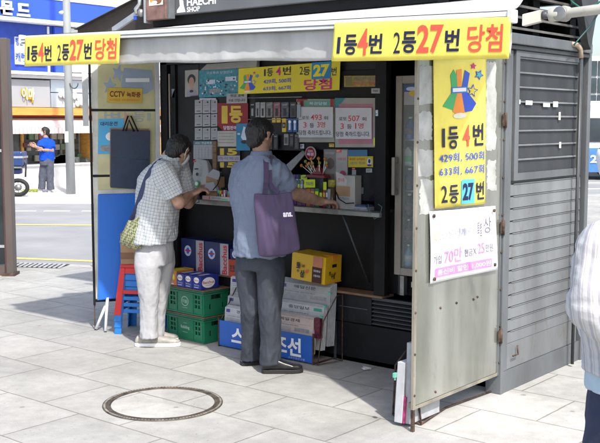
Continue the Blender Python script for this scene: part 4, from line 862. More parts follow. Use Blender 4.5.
for r_, z in enumerate(shz):
    nm, c = bc[r_]
    for i in range(6):
        x = fx0+.10+i*.085
        if x > -.3: continue
        if nm not in proto or proto[nm][1] != r_:
            m_ = MB(); hh = .135
            if nm == 'milk': m_.box(-.03, .03, -.03, .03, 0, .09, M('carton_'+nm, c, .4)); m_.prism([(-.03, -.03, .0905), (.03, -.03, .0905), (.0, -.03, .12)], (0, .06, 0), M('carton_'+nm, c, .4))
            else: m_.lathe((0, 0, 0), [(.001, 0), (.03, .001), (.031, .02), (.031, hh*.6), (.028, hh*.66), (.012, hh*.87), (.012, hh)], M('bottle_'+nm+str(r_), c, .2, var=.3), 12)
            bo = m_.build('drink_bottle' if nm != 'milk' else 'milk_carton', base=(0, 0, 0))
            if nm != 'milk':
                m_ = MB(); m_.lathe((0, 0, hh*.25), [(.0316, 0), (.0316, hh*.3)], M('wrap_'+nm, (.45, .45, .48) if r_ % 2 == 0 else (.12, .05, .06), .4), 12); m_.build('wrapper', bo)
                m_ = MB(); m_.cyl((0, 0, hh+.0005), (0, 0, hh+.012), .0125, WHT, 10); m_.build('cap', bo)
            else:
                m_ = MB(); m_.box(-.0305, .0305, -.0308, -.0302, .02, .06, GRN); m_.build('print', bo)
            proto[nm] = (bo, r_); b_ = bo
        else: b_ = copy_tree(proto[nm][0])
        b_.location = (fx0+.068, .128+.08*i, z+.0005) if i < 3 else (fx0+.068+.075*(i-2), .128, z+.0005)
        sh_n = ['bottom', 'second', 'third', 'fourth', 'fifth', 'top'][r_]
        ds = {'water': 'pale blue water bottle', 'cola': 'dark cola bottle', 'juice': 'navy juice bottle', 'milk': 'white and green milk carton', 'sports': 'bright blue sports drink bottle'}[nm]
        tag(b_, f'{ds}, one of the row on the {sh_n} fridge shelf', 'bottle' if nm != 'milk' else 'carton', 'drinks on the %s fridge shelf' % sh_n)

# ================================================================== crates, boxes
CG = M('green_crate_plastic', (.012, .17, .085), .4, var=.15, vs=5, dirt=.35); 
cL, cR_ = V((-2.775, -.25, 0)), V((-2.345, -.275, 0))
def make_crate(z, label):
    cr = thing('bottle_crate', label, 'crate', V((-2.56, -.14, z)), math.atan2(cR_.y-cL.y, cR_.x-cL.x), 'green bottle crates under the counter')
    T = WM[cr.name]; W, D, H = .435, .25, .19
    hl = []
    for sx in (0, 1):
        for i in range(2):
            for j in range(3):
                x = (.045+i*.034) if sx == 0 else (W-.045-.026-i*.034); hl.append((x, x+.024, .055+j*.036, .055+j*.036+.026))
    hl = [h for h in hl]
    m_ = MB(T=T)
    m_.wall_holes((-W/2, -D/2, .0), (1, 0, 0), (0, 0, 1), (0, -1, 0), W, H, .012, hl, CG)
    m_.wall_holes((-W/2, D/2, .0), (1, 0, 0), (0, 0, 1), (0, 1, 0), W, H, .012, [], CG)
    m_.wall_holes((W/2, -D/2+.0121, .0), (0, 1, 0), (0, 0, 1), (1, 0, 0), D-.0242, H, .012, [(.06, D-.085, .125, .16), (.04, .06, .05, .09), (D-.08, D-.06, .05, .09)], CG)
    m_.wall_holes((-W/2, -D/2+.0121, .0), (0, 1, 0), (0, 0, 1), (-1, 0, 0), D-.0242, H, .012, [(.06, D-.085, .125, .16)], CG)
    m_.box(-W/2+.013, W/2-.013, -D/2+.013, D/2-.013, .001, .012, CG)
    m_.build('crate_body', cr)
    m_ = MB(T=T)
    for z_ in (.006, .165, .182): m_.box(-W/2-.006, W/2+.006, -D/2-.007, -D/2-.0005, z_-.005, z_+.005, CG); m_.box(W/2+.0005, W/2+.007, -D/2-.007, D/2, z_-.005, z_+.005, CG)
    for x in (-W/2+.018, -W/2+.125, W/2-.125, W/2-.018, -.015): m_.box(x-.004, x+.004, -D/2-.006, -D/2-.0005, .012, .159, CG) if abs(x) > .05 else None
    m_.build('rib', cr)
    m_ = MB(T=T); EMB = M('pale_green_print', (.35, .5, .42), .5)
    q = [T @ V((-.05, -D/2-.001, .14)), T @ V((.05, -D/2-.001, .14)), T @ V((.05, -D/2-.001, .04)), T @ V((-.05, -D/2-.001, .04))]
    mb = MB(); nrm = (T.to_3x3() @ V((0, -1, 0)))
    if z < .1: prints(mb, q, [('t', 'Bubbling', .0, .3, 1, .62, EMB, .03), ('q', .2, .8, .8, .83, EMB), ('q', .3, .1, .7, .13, EMB)], nrm, off0=.0005)
    else: prints(mb, q, [ell(.5, .45, .42, .38, EMB, 24), ell(.5, .45, .36, .32, CG, 24), ('t', '이슬', .22, .3, .78, .6, EMB, .02), ('q', .2, .93, .8, .96, EMB)], nrm, off0=.0005)
    mb.build('lettering', cr, recalc=False)
    # bottles inside
    m_ = MB(T=T); 
    m_.box(-W/2+.014, W/2-.014, -D/2+.02, D/2-.014, .013, .16, M('dark_green_glass', (.006, .03, .012), .15)); m_.build('divider_block', cr)
    m2 = MB(T=T).box(-W/2-.012, W/2+.012, -D/2-.012, D/2+.004, H+.001, H+.009, WOOD); o = m2.build('cardboard_sheet', base=T @ V((0, 0, H+.001))); tag(o, 'brown board lying on the %s green crate' % ('lower' if z < .1 else 'upper'), 'board')
    return cr
make_crate(0.002, 'lower green plastic crate standing on the pavement under another')
make_crate(.204, 'upper green plastic crate under the blue and orange drink boxes')
BB = M('drink_box_blue', (.012, .03, .24), .4, var=.1); BBD = M('drink_box_dark_blue', (.008, .017, .095), .45, var=.1)
BT = .204+.2
T = WM['bottle_crate.001']
def dbox(label, name, x0, x1, y0, y1, z0, z1, m, front=(), side=(), cat='drink box', group=None, T=T, bev=.002):
    o = MB(T=T).box(x0, x1, y0, y1, 0, z1-z0, m).build(name, base=T @ V(((x0+x1)/2, (y0+y1)/2, 0)), bevel=bev)
    return o
# local frame of the crates, z offset from the upper crate base (.204)
def cbox(label, name, x0, x1, y0, y1, z0, z1, m, front=(), side=(), top=(), group=None, T=T):
    o = MB(T=T).box(x0, x1, y0, y1, z0, z1, m).build(name, bevel=.0025); tag(o, label, 'box', group)
    L3 = T.to_3x3(); l = MB()
    if front: prints(l, [T @ V((x0, y0, z1)), T @ V((x1, y0, z1)), T @ V((x1, y0, z0)), T @ V((x0, y0, z0))], front, L3 @ V((0, -1, 0)), off0=.0004)
    if side: prints(l, [T @ V((x1, y0, z1)), T @ V((x1, y1, z1)), T @ V((x1, y1, z0)), T @ V((x1, y0, z0))], side, L3 @ V((1, 0, 0)), off0=.0004)
    if top: prints(l, [T @ V((x0, y1, z1)), T @ V((x1, y1, z1)), T @ V((x1, y0, z1)), T @ V((x0, y0, z1))], top, V((0, 0, 1)), off0=.0004)
    if front or side or top: l.build('lettering', o, recalc=False)
    return o
zb = .2+.0005; ORB = M('orange_box', (.55, .18, .03), .45, var=.1)
RDP = M('logo_red', (.5, .03, .04))
cbox('orange drink box with yellow top, left end of the row on the upper crate', 'drink_box', -.205, -.095, -.125, .05, zb, zb+.115, ORB, [ell(.3, .3, .2, .17, PLI), ell(.68, .42, .12, .2, YELP), ('q', .1, .85, .7, .93, PLI)], top=[('q', 0, 0, 1, 1, YELP), ('q', .1, .1, .9, .3, ORB)])
for i, lb_ in enumerate(('left', 'middle', 'right')):
    x0 = -.09+i*.095
    cbox(f'small blue drink box, {lb_} one of three beside the orange box on the upper crate', 'drink_box', x0, x0+.09, -.13, .05, zb, zb+.1, BB,
         [ell(.45, .3, .33, .22, WHT), ('t', 'Bacchus', .2, .22, .72, .38, RDP, .01), ('t', '박카스', .15, .62, .8, .74, PLI, .01), ('q', .15, .82, .7, .87, PLI)],
         side=[ell(.42, .5, .36, .4, WHT), ('t', 'Bacchus', .1, .36, .74, .58, RDP, .02), ('q', .25, .68, .6, .71, GREYP)] if i == 2 else (), top=[('q', .1, .2, .5, .8, PLI)], group='small blue drink boxes on the upper crate')
for i in range(2):
    x0 = -2.85+.262*i+.0; Tk = Matrix.Identity(4)
    zf = .489; zt = PY(190, 239, -.03).z
    cbox(f'tall dark blue drink carton with white lettered strip, {["left", "right"][i]} of two behind small boxes', 'drink_carton', x0, x0+.255, -.03, .1, zf, zt-.004*i, BBD,
         [ell(.3, .38, .15, .17, PLI), ell(.3, .38, .07, .1, BLUEP), ('q', .18, .35, .42, .4, RDP), ('q', .66, .02, 1, 1, M('carton_white', (.38, .38, .4)))], group='tall drink cartons behind the crates', T=Tk)
    # vertical word on the white strip
    l = MB(); vs, fs = text_mesh('Bacchus', .03); xa, xb = x0+.255*.74, x0+.255*.95; za, zz_ = zf+.005, zt-.02
    l.add([(xb-(xb-xa)*(y), -.0325, za+(zz_-za)*x) for x, y in vs], fs, RDP); oo = [o for o in bpy.data.objects if o.name.startswith('drink_carton') and o.parent is None][-1]; l.build('lettering', oo, recalc=False)
cbox('red and orange snack carton partly behind the taller man, right of the dark blue cartons', 'snack_carton', -2.315, -2.18, -.05, .08, .489, .62, M('red_carton', (.4, .05, .02)), [('t', '초코', .1, .3, .5, .7, DKP, .03), ell(.7, .4, .2, .3, ORG)], T=Matrix.Identity(4))
cbox('dark carton with a white emblem on top of the red snack carton', 'small_carton', -2.30, -2.2, -.045, .06, .6205, .70, BBD, [ell(.5, .5, .3, .35, PLI), ell(.5, .5, .15, .2, RDP)], T=Matrix.Identity(4))

# yellow box on the newspapers
a, b = PY(291.5, 279, -.13), PY(324.5, 285, -.13)
yb = thing('yellow_gift_box', 'yellow box with black brush lettering on top of the newspapers', 'box', V(((a.x+b.x)/2, -.08, .485)), math.radians(-1))
zt, zb_ = PY(308, 255, -.13).z, PY(308, 282, -.13).z
YB_ = M('golden_yellow_card', (.66, .40, .012), .45, var=.06)
m_ = MB(); x1 = b.x; d2 = PX(341, 270, x1).y; m_.hexa([V((a.x-.005, -.13, zb_+.012)), V((x1, -.13, zb_-.006)), V((x1+.0, d2, zb_-.002)), V((a.x-.005, d2, zb_+.014)), V((a.x+.003, -.125, zt+.01)), V((x1+.008, -.125, zt-.006)), V((x1+.008, d2, zt-.004)), V((a.x+.003, d2, zt+.011))], YB_)
bx = m_.build('carton', yb, bevel=.003)
l = MB(); F = [V((a.x+.003, -.1315, zt+.01)), V((x1+.008, -.1315, zt-.006)), V((x1, -.1365, zb_-.006)), V((a.x-.005, -.1365, zb_+.012))]
BR2 = M('dark_brown_print', (.05, .015, .01)); SAL = M('salmon_print', (.5, .2, .12))
prints(l, F, [('q', .66, .02, .93, .4, SAL), ('q', .64, .4, .92, .98, BR2), ('t', '벌꿀홍삼', .68, .5, .88, .58, PLI, .02), ('t', '선물세트', .68, .68, .88, .76, PLI, .02), ('t', '토', .16, .34, .28, .56, INK(), .04), ('t', '종꿀', .2, .4, .42, .5, INK(), .01), ('t', '수', .18, .6, .26, .72, INK(), .03), ('t', '삼', .28, .6, .42, .88, INK(), .04), ell(.49, .62, .035, .07, RED)], V((0, -1, 0)), off0=.001)
S = [V((x1+.0085, -.125, zt-.006)), V((x1+.0085, d2, zt-.004)), V((x1+.0025, d2, zb_-.002)), V((x1+.0025, -.13, zb_-.006))]
prints(l, S, [('q', .4, .3, .68, .42, INK()), ('t', '토', .22, .55, .35, .68, INK(), .03), ('t', '수삼', .35, .6, .6, .85, INK(), .03), ell(.62, .66, .05, .05, RED), ('q', .0, .97, 1, 1, ORG)], V((1, 0, 0)), off0=.001)
l.build('lettering', bx, recalc=False)
m_ = MB(); p = V((x1+.008, -.1, zt-.004)); m_.box(x1-.06, x1+.02, d2-.12, d2-.03, zt-.003, zt+.001, ORG); m_.box(x1+.0095, x1+.012, d2-.11, d2-.06, zt-.04, zt-.004, ORG); m_.build('tape_flap', yb)

# ================================================================== newspaper rack
nr = thing('newspaper_rack', 'low wire newspaper rack with a bright blue lettered front board', 'rack', (-1.8, -.15, 0))
SGB = M('blue_sign_board', (.01, .10, .45), .4, var=.1, dirt=.2)
q = yq([(219.3, 320), (312, 336.5), (312, 366), (218.3, 344.5)], -.26)
q[0].z = q[1].z = (q[0].z+q[1].z)/2; q[2].z = q[3].z = .012; q[3].x = q[0].x; q[2].x = q[1].x
bo_ = poster('front_board', None, None, q, SGB, [('t', '스포츠조선', .14, .16, .89, .86, WHT, .03, .0), ('t', '스포츠조선 신문', .76, .89, .93, .97, PLI, .0)], t=.008, parent=nr)
m_ = MB(); x0, x1 = q[0].x, q[1].x; zt = q[0].z
for xx in (x0-.012, x1+.004): m_.box(xx, xx+.006, -.262, -.05, .0, .012, RUST); m_.box(xx, xx+.008, -.262, -.25, .013, zt+.02, RUST)
m_.tube([V((x1+.05, -.26, .01)), V((x1+.1, -.05, .01)), V((x1+.1, -.05, .47)), V((x1+.09, -.1, .47)), V((x1+.05, -.2, .3)), V((x1+.05, -.26, .01))], .004, RUST, 6)
m_.tube([V((x1+.01, -.25, .01)), V((x1+.05, -.255, .01))], .004, RUST, 6); m_.tube([V((x1+.01, -.05, .01)), V((x1+.1, -.05, .01))], .004, RUST, 6)
m_.tube([V((x0, -.24, .2)), V((x0, -.05, .45))], .004, RUST, 6)
for xx in (x0+.3, x0+.6): m_.tube([V((xx, -.2, .02)), V((xx, -.05, .02))], .004, RUST, 6)
m_.build('wire_frame', nr)
NP = [M('newsprint_grey', (.36, .37, .38), .8, var=.1, vs=20), M('newsprint_white', (.46, .47, .48), .8, var=.1, vs=20), M('newsprint_pink', (.50, .42, .38), .8, var=.1, vs=20)]
def newspaper(x0, x1, y, zt, zbm, title, lab, mi, cat='newspaper', lean=.03, green=False, n=3):
    """folded papers leaning back; a pile of n folded sheets"""
    o = None
    mb = MB()
    for i in range(n):
        dy = i*.011; dz = i*.006
        mb.hexa([V((x0+.002*i, y+dy, zbm)), V((x1+.004*i, y+dy, zbm)), V((x1+.004*i, y+dy+.009, zbm)), V((x0+.002*i, y+dy+.009, zbm)), V((x0+.002*i, y+dy+lean, zt+dz)), V((x1+.004*i, y+dy+lean, zt+dz)), V((x1+.004*i, y+dy+lean+.009, zt+dz)), V((x0+.002*i, y+dy+lean+.009, zt+dz))], NP[mi])
    o = mb.build('newspaper_pile', bevel=.003); tag(o, lab, cat)
    l = MB(); q = [V((x0, y+lean, zt)), V((x1, y+lean, zt)), V((x1, y, zbm)), V((x0, y, zbm))]
    Hh = zt-zbm; f = lambda mm: mm/Hh
    it = [('t', title, .30 if x1-x0 > .3 else .2, f(.012), .72 if x1-x0 > .3 else .9, f(.035), INK(), .012), ('q', .03, f(.046), .97, f(.048), GREYP)]
    if green: it.append(('q', .80, f(.012), .96, f(.034), M('mint_logo', (.05, .35, .25))))
    else: it.append(('q', .04, f(.012), .14, f(.036), M('indigo_print', (.06, .06, .25))))
    it.append(('t', '코로나 백신 접종 오늘부터 확대', .06, f(.055), .7, f(.066), FINK, .01))
    for r_ in range(4): it.append(('q', .05, f(.075+.009*r_), .55, f(.079+.009*r_), GREYP))
    it.append(('q', .62, f(.074), .93, f(.1), GREYP))
    prints(l, q, it, V((0, -1, 0)), off0=.0005); l.build('print', o, recalc=False)
xr = {n_: PY(px, 300, y_).x for n_, (px, y_) in dict(A=(329, -.09), B=(322.5, -.15), C=(313, -.21), al=(229, -.09), bl=(226, -.15), cl=(224.5, -.21)).items()}
zz = {n_: PY(px, py, y_).z for n_, (px, py, y_) in dict(A=(300, 283.5, -.07), B=(300, 304, -.13), C=(300, 317, -.19)).items()}
mid = (xr['al']+xr['A'])/2
newspaper(mid+.01, xr['A'], -.10, zz['A'], .1, '매일신문', 'tallest newspaper pile, rear right of the rack below the yellow box', 0, n=5)
newspaper(xr['al'], mid-.01, -.10, zz['A']-.02, .1, '한국일보', 'rear left newspaper pile beside the green crates behind the taller man', 1, n=3)
newspaper(mid+.01, xr['B'], -.16, zz['B'], .08, '중앙일보', 'newspaper pile with a green corner mark in the middle tier, right side', 1, green=True)
newspaper(xr['bl'], mid-.01, -.16, zz['B']-.02, .08, '동아일보', 'middle tier newspaper pile at the left, beside the green crates', 0)
newspaper(mid+.0, xr['C'], -.225, zz['C'], .06, '매일경제', 'pinkish newspaper pile in the front tier just above the blue board', 2, lean=.02)
newspaper(xr['cl'], mid-.02, -.225, zz['C']-.01, .06, '경향신문', 'front tier newspaper pile at the left end above the blue board', 1, lean=.02)
m_ = MB()
for (px, py) in ((325, 306.5), (321.5, 317), (330, 293)):
    p = PY(px, py, -.17); m_.box(p.x-.012, p.x+.012, -.18, -.165, p.z-.008, p.z+.008, M('mint_clip', (.15, .45, .35), .4))
[tag(o_, 'small mint green clip on the right edge of the newspaper piles', 'clip', 'mint clips on the newspaper piles') for o_ in m_.build_each('paper_clip')]
m_ = MB(); a = PY(314, 325, -.2); m_.box(a.x, a.x+.05, -.2, -.17, a.z-.09, a.z+.05, M('maroon_magazine', (.15, .02, .05), .4, var=.5, vs=60)); tag(m_.build('magazine'), 'maroon magazine edge between the newspaper piles and the rack end', 'magazine')

# stand of papers behind the worn door
ns = thing('wire_paper_stand', 'thin rusty wire stand on the ground at the foot of the worn metal door', 'stand', (-.12, -.9, 0))
m_ = MB(); g1, g2, g3, g4 = PZ(393, 414.5, .01), PZ(421, 424, .01), PZ(446, 407.5, .01), PZ(500, 388, .01)
m_.tube([g1, g2], .006, RUST, 6); m_.tube([g2, g3, g4], .006, RUST, 6); m_.tube([g2, g2+V((-.02, 0, .14))], .006, RUST, 6); m_.tube([g1, g1+V((0, .35, 0))], .006, RUST, 6)
m_.tube([g1, g1+V((.0, .02, .28)), g1+V((.0, .12, .34)), g1+V((0, .35, .34))], .006, RUST, 6)
m_.build('wire_frame', ns)
def upright(name, lab, x, y0, y1, h, m, tilt, th=.02, items=()):
    q = [V((x+tilt, y1, h)), V((x+tilt, y0, h)), V((x, y0, .02)), V((x, y1, .02))]
    o = MB().slab(q[0], q[1], q[2], q[3], V((0, 0, 0))+V((1, 0, 0)), th, m).build(name, bevel=.003); tag(o, lab, 'newspaper')
    return o
upright('folded_newspaper', 'grey upright newspaper nearest the worn metal door', -.048, -1.0, -.7, .47, NP[0], .006, .035)
upright('folded_newspaper', 'white upright newspaper with a pink picture in the wire stand', -.095, -1.015, -.68, .36, NP[1], .02, .05)
upright('folded_magazine', 'pink covered magazine between the upright newspapers', -.08, -1.012, -.9, .17, M('pink_magazine', (.5, .05, .2), .4, var=.5, vs=30), .01, .015)
upright('black_folder', 'black upright folder leftmost in the wire stand', -.15, -.97, -.7, .25, BLACK, .02, .02)
for (px, py, l_) in ((394, 375, 'lower'), (409, 354, 'upper')):
    p = PX(px, py, -.1); m_ = MB(); m_.box(p.x-.002, p.x+.014, p.y-.012, p.y+.012, p.z-.013, p.z+.013, M('mint_clip', (.15, .45, .35), .4)); m_.cyl(p+V((.006, 0, .0)), p+V((.006, -.0, -.028)), .005, M('mint_clip', (.15, .45, .35), .4)); tag(m_.build('spring_clip', bevel=.002), f'{l_} mint green spring clip on the upright papers', 'clip')
m_ = MB(); c0 = PZ(365, 369, .01); random.seed(2)
pts = [c0+V((random.uniform(-.035, .035), random.uniform(-.025, .025), random.uniform(-.005, .02))) for _ in range(12)]
fs = [(i, (i+1) % 12, (i+5) % 12) for i in range(12)]; m_.add(pts, fs, M('crumpled_tissue', (.6, .55, .56), .8)); tag(m_.build('crumpled_tissue', recalc=False), 'small crumpled tissue on the pavement before the black lower panel', 'litter')

# ================================================================== stools
def stool_body(T, z0, H, m, name, parent):
    """square plastic stool: tapered legs joined by a skirt with rungs"""
    mb = MB(T=T); a, b = .125, .17
    def c(s, t, z): r = b+(a-b)*(z/H); return V((s*r, t*r, z0+z))
    mb.hexa([c(-1, -1, H-.03), c(1, -1, H-.03), c(1, 1, H-.03), c(-1, 1, H-.03), c(-1, -1, H), c(1, -1, H), c(1, 1, H), c(-1, 1, H)], m)
    wl = .045
    def side(p, q, zlo, zhi, f0, f1):   # board on the face between corner signs p and q, from fraction f0 to f1
        A = c(*p, zlo).lerp(c(*q, zlo), f0); B = c(*p, zlo).lerp(c(*q, zlo), f1); D = c(*p, zhi).lerp(c(*q, zhi), f0); E_ = c(*p, zhi).lerp(c(*q, zhi), f1)
        n_ = (B-A).cross(D-A).normalized()*.008
        cc_ = V((0, 0, A.z)); n_ = n_ if n_.dot(cc_-A) > 0 else -n_
        mb.hexa([A, B, B+n_, A+n_, D, E_, E_+n_, D+n_], m)
    ps = [(-1, -1), (1, -1), (1, 1), (-1, 1)]
    for i in range(4):
        p, q = ps[i], ps[(i+1) % 4]
        side(p, q, 0, H-.031, 0, .17); side(p, q, 0, H-.031, .83, 1); side(p, q, H-.075, H-.031, .171, .829); side(p, q, H*.42, H*.42+.03, .171, .829)
    return mb.build(name, parent, bevel=.004)
sb_ = PZ(132, 336); rz = math.radians(28)
SBL = M('blue_stool_plastic', (.01, .16, .52), .35, var=.08, dirt=.1); SRD = M('red_stool_plastic', (.55, .02, .02), .35, var=.08)
sbase = PZ(134, 334)+V((-.05, .13, 0))
labs = [('lowest blue plastic stool of the stack, standing on the pavement', SBL, 0), ('blue plastic stool nested second from the bottom of the stack', SBL, .05), ('blue plastic stool nested just under the red one', SBL, .10), ('red plastic stool on top of the blue stack', SRD, .15)]
for lab, m, z in labs:
    t_ = thing('plastic_stool', lab, 'stool', sbase+V((0, 0, z)), rz, 'stacked plastic stools'); stool_body(WM[t_.name], 0, .40, m, 'stool_frame', t_)
cb_ = thing('cardboard_box', 'brown cardboard box on the stool stack behind the checked bag', 'box', sbase+V((0, 0, .552)), rz+.3)
m_ = MB(T=WM[cb_.name]); m_.box(-.15, .15, -.12, .12, .0, .24, CARD); m_.build('carton', cb_, bevel=.003)
m_ = MB(T=WM[cb_.name]); m_.box(-.152, -.05, -.1225, -.1205, .04, .09, M('brown_print3', (.2, .1, .05))); m_.build('print', cb_)

# ================================================================== manhole ring and drain grate
mh = thing('manhole_cover', 'round manhole cover filled with paving inside a rusty patterned ring', 'manhole cover', PZ(163, 403.5))
c0 = PZ(163, 403.5)
IR = M('worn_cast_iron', (.12, .10, .08), .6, metal=.4, var=.4, vs=25, bump=.2, dirt=.5); IR2 = M('pale_iron_studs', (.36, .33, .28), .5, metal=.3, var=.3, vs=25, dirt=.3)  # studs coloured lighter than the ring so the raised pattern shows
m_ = MB(); prof = [(.352, .001), (.352, .006), (.345, .007), (.343, .003), (.338, .003), (.336, .007), (.329, .0075), (.327, .003), (.322, .003), (.317, .007), (.306, .0065), (.304, .001)]
m_.loft([[c0+V((r*math.cos(a), r*math.sin(a), z)) for a in [2*math.pi*k/96 for k in range(96)]] for r, z in prof], IR, cap=False)
for k_ in range(110):
    a = 2*math.pi*k_/110; p = c0+V((.3405*math.cos(a), .3405*math.sin(a), .0031)); u = V((math.cos(a), math.sin(a), 0)); w_ = V((-u.y, u.x, 0))
    m_.hexa([p-u*.006-w_*.006, p+u*.006-w_*.006, p+u*.006+w_*.006, p-u*.006+w_*.006, p-u*.006-w_*.006+ZV*.004, p+u*.006-w_*.006+ZV*.004, p+u*.006+w_*.006+ZV*.004, p-u*.006+w_*.006+ZV*.004], IR2)
m_.build('ring', mh)
m_ = MB(); m_.loft([[c0+V((r*math.cos(a), r*math.sin(a), z)) for a in [2*math.pi*k/64 for k in range(64)]] for r, z in [(.303, .001), (.302, .0035), (.001, .0035)]], PAVE, cap=False, smooth=False); m_.build('infill', mh)
ga, gb = PZ(0, 262.5, .002), PZ(70, 264.5, .002)
m_ = MB(); d = (gb-ga).normalized(); nn = V((-d.y, d.x, 0)); nn = nn if nn.dot(FH) > 0 else -nn; ga = ga-d*1.0
L_ = (gb-ga).length; nb = int(L_/.06); GT = M('drain_iron', (.1, .1, .1), .6, metal=.3, var=.3)
m_.hexa([ga-ZV*.0, gb-ZV*.0, gb+nn*-.3, ga+nn*-.3, ga+ZV*.002, gb+ZV*.002, gb+nn*-.3+ZV*.002, ga+nn*-.3+ZV*.002], BLACK)
for i in range(nb):
    p = ga+d*(i*.06+.01); m_.hexa([p+ZV*.0025, p+d*.032+ZV*.0025, p+d*.032-nn*.3+ZV*.0025+d*.05, p-nn*.3+ZV*.0025+d*.05, p+ZV*.01, p+d*.032+ZV*.01, p+d*.032-nn*.3+ZV*.01+d*.05, p-nn*.3+ZV*.01+d*.05], M('grate_steel', (.42, .42, .42), .5, var=.2))
tag(m_.build('drain_grate'), 'long metal drain grate along the near edge of the road', 'grate')
# ================================================================== people
def capsule(mb, a, b, ra, rb, m, n=14):
    a, b = V(a), V(b); d = (b-a); L = d.length
    if L < 1e-5: return
    d /= L; u = d.orthogonal().normalized(); v = d.cross(u); rings = []
    for j in range(5):
        t = -math.pi/2+math.pi/2*j/4; q = max(math.cos(t), .03); rings.append((a+d*math.sin(t)*ra, q*ra))
    for j in range(5):
        t = math.pi/2*j/4; q = max(math.cos(t), .03); rings.append((b+d*math.sin(t)*rb, q*rb))
    mb.loft([[c+(u*math.cos(k)+v*math.sin(k))*r for k in [2*math.pi*i/n for i in range(n)]] for c, r in rings], m)
def chain(mb, pts, rs, m):
    for (a, b, ra, rb) in zip(pts, pts[1:], rs, rs[1:]): capsule(mb, a, b, ra, rb, m)
def ring(c, s, f, a, b, n=28, e=2.4):
    out_ = []
    for k_ in range(n):
        t = 2*math.pi*k_/n; ct, st_ = math.cos(t), math.sin(t)
        out_.append(c+s*(a*math.copysign(abs(ct)**(2/e), ct))+f*(b*math.copysign(abs(st_)**(2/e), st_)))
    return out_
def remesh(mb, voxel, it=3, fold=0.0, fscale=(14, 14, 6), axes=None, weave=None, seed=0, mask=None):
    me = mb.mesh('r'); bm = bmesh.new(); bm.from_mesh(me); bmesh.ops.recalc_face_normals(bm, faces=bm.faces); bm.to_mesh(me); bm.free()
    o = bpy.data.objects.new('r', me); TS.collection.objects.link(o)
    r = o.modifiers.new('r', 'REMESH'); r.mode = 'VOXEL'; r.voxel_size = voxel; r.use_smooth_shade = True
    s = o.modifiers.new('s', 'SMOOTH'); s.iterations = it; s.factor = .5
    TS.view_layers[0].update(); dg = TS.view_layers[0].depsgraph
    res = bpy.data.meshes.new_from_object(o.evaluated_get(dg)); bpy.data.objects.remove(o); bpy.data.meshes.remove(me)
    if fold:
        nr_ = [v.normal.copy() for v in res.vertices]
        for v, n_ in zip(res.vertices, nr_):
            p = v.co; q = V((p.dot(RV)*fscale[0], p.dot(FH)*fscale[1], p.z*fscale[2]+seed*7.3))
            k_ = fold*(mask(p) if mask else 1.0)
            w_ = noise.noise(q)*1.0+.55*(1-2*abs(noise.noise(q*1.9+V((3, 1, 7)))))-.25+.3*noise.noise(q*4)
            v.co = p+n_*(w_*k_)
    if weave:
        at = res.attributes.new('weave', 'FLOAT_VECTOR', 'POINT')
        if weave == 'planar':
            for i, v in enumerate(res.vertices): at.data[i].vector = (v.co.dot(RV)*.9-v.co.dot(FH)*.5+.02*math.sin(v.co.z*6), v.co.z, 0)
            weave = None
    if weave:
        for i, v in enumerate(res.vertices):
            best = None
            for (a, b, rad, ref) in weave:
                d = b-a; L = d.length; d = d/L; t = min(max((v.co-a).dot(d), -.05), L+.05); q = v.co-(a+d*t); di = q.length-rad
                if best is None or di < best[0]:
                    f_ = (ref-d*ref.dot(d)).normalized(); s_ = d.cross(f_); an = math.atan2(q.dot(s_), -q.dot(f_)); best = (di, an*rad*1.15, (v.co-a).dot(d))
            at.data[i].vector = (best[1], best[2], 0)
    res.shade_smooth(); return res
def link_res(name, me, m, parent):
    me.materials.clear(); me.materials.append(m)
    for p in me.polygons: p.material_index = 0
    return link_mesh(name, me, parent)
SKIN = M('skin', (.42, .25, .175), .5, var=.28, vs=22, bump=.12, bs=220, dirt=.12); HAIR = M('black_hair', (.012, .011, .011), .5, var=.5, vs=90, bump=.6, bs=130, stretch=(1, 1, .3))
EYEW = M('eye_white', (.6, .58, .55), .2); EYEB = M('eye_dark', (.01, .008, .006), .15); MASKM = M('face_mask', (.62, .64, .66), .7, var=.06)

def hand(mb, wr, d, palm, sgn, m, curl=.5, size=1.0):
    """wr wrist, d pointing direction, palm = direction the palm faces, sgn = which side the thumb leaves"""
    d = d.normalized(); palm = (palm-d*palm.dot(d)).normalized(); side = d.cross(palm)*sgn
    mb.loft([ring(wr+d*(.0+.0*size), side, palm, .024*size, .018*size, 16), ring(wr+d*.03*size, side, palm, .034*size, .017*size, 16), ring(wr+d*.065*size, side, palm, .041*size, .015*size, 16), ring(wr+d*.092*size, side, palm, .040*size, .012*size, 16)], m)
    for i, (off, L) in enumerate(((.031, .068), (.0105, .076), (-.010, .070), (-.030, .056))):
        p = wr+d*(.086-.004*abs(i-1.2))*size+side*off*size; dd = (d+side*off*2.2).normalized(); pts = [p]
        for j, fr in enumerate((.45, .32, .25)):
            a = curl*(.45+.55*j)*(1+.08*i); v_ = (dd*math.cos(a)+palm*math.sin(a)).normalized(); p = p+v_*L*fr*size; pts.append(p)
        chain(mb, pts, [.0090*size, .0084*size, .0076*size, .0066*size], m)
    p = wr+d*.028*size+side*.026*size; q = p+(side*.75+d*.75+palm*.25).normalized()*.038*size; r = q+(d*.9+side*.2+palm*.4).normalized()*.03*size
    s = r+(d*.9-side*.1+palm*.4).normalized()*.022*size; chain(mb, [p, q, r, s], [.0125*size, .0105*size, .0095*size, .0075*size], m)

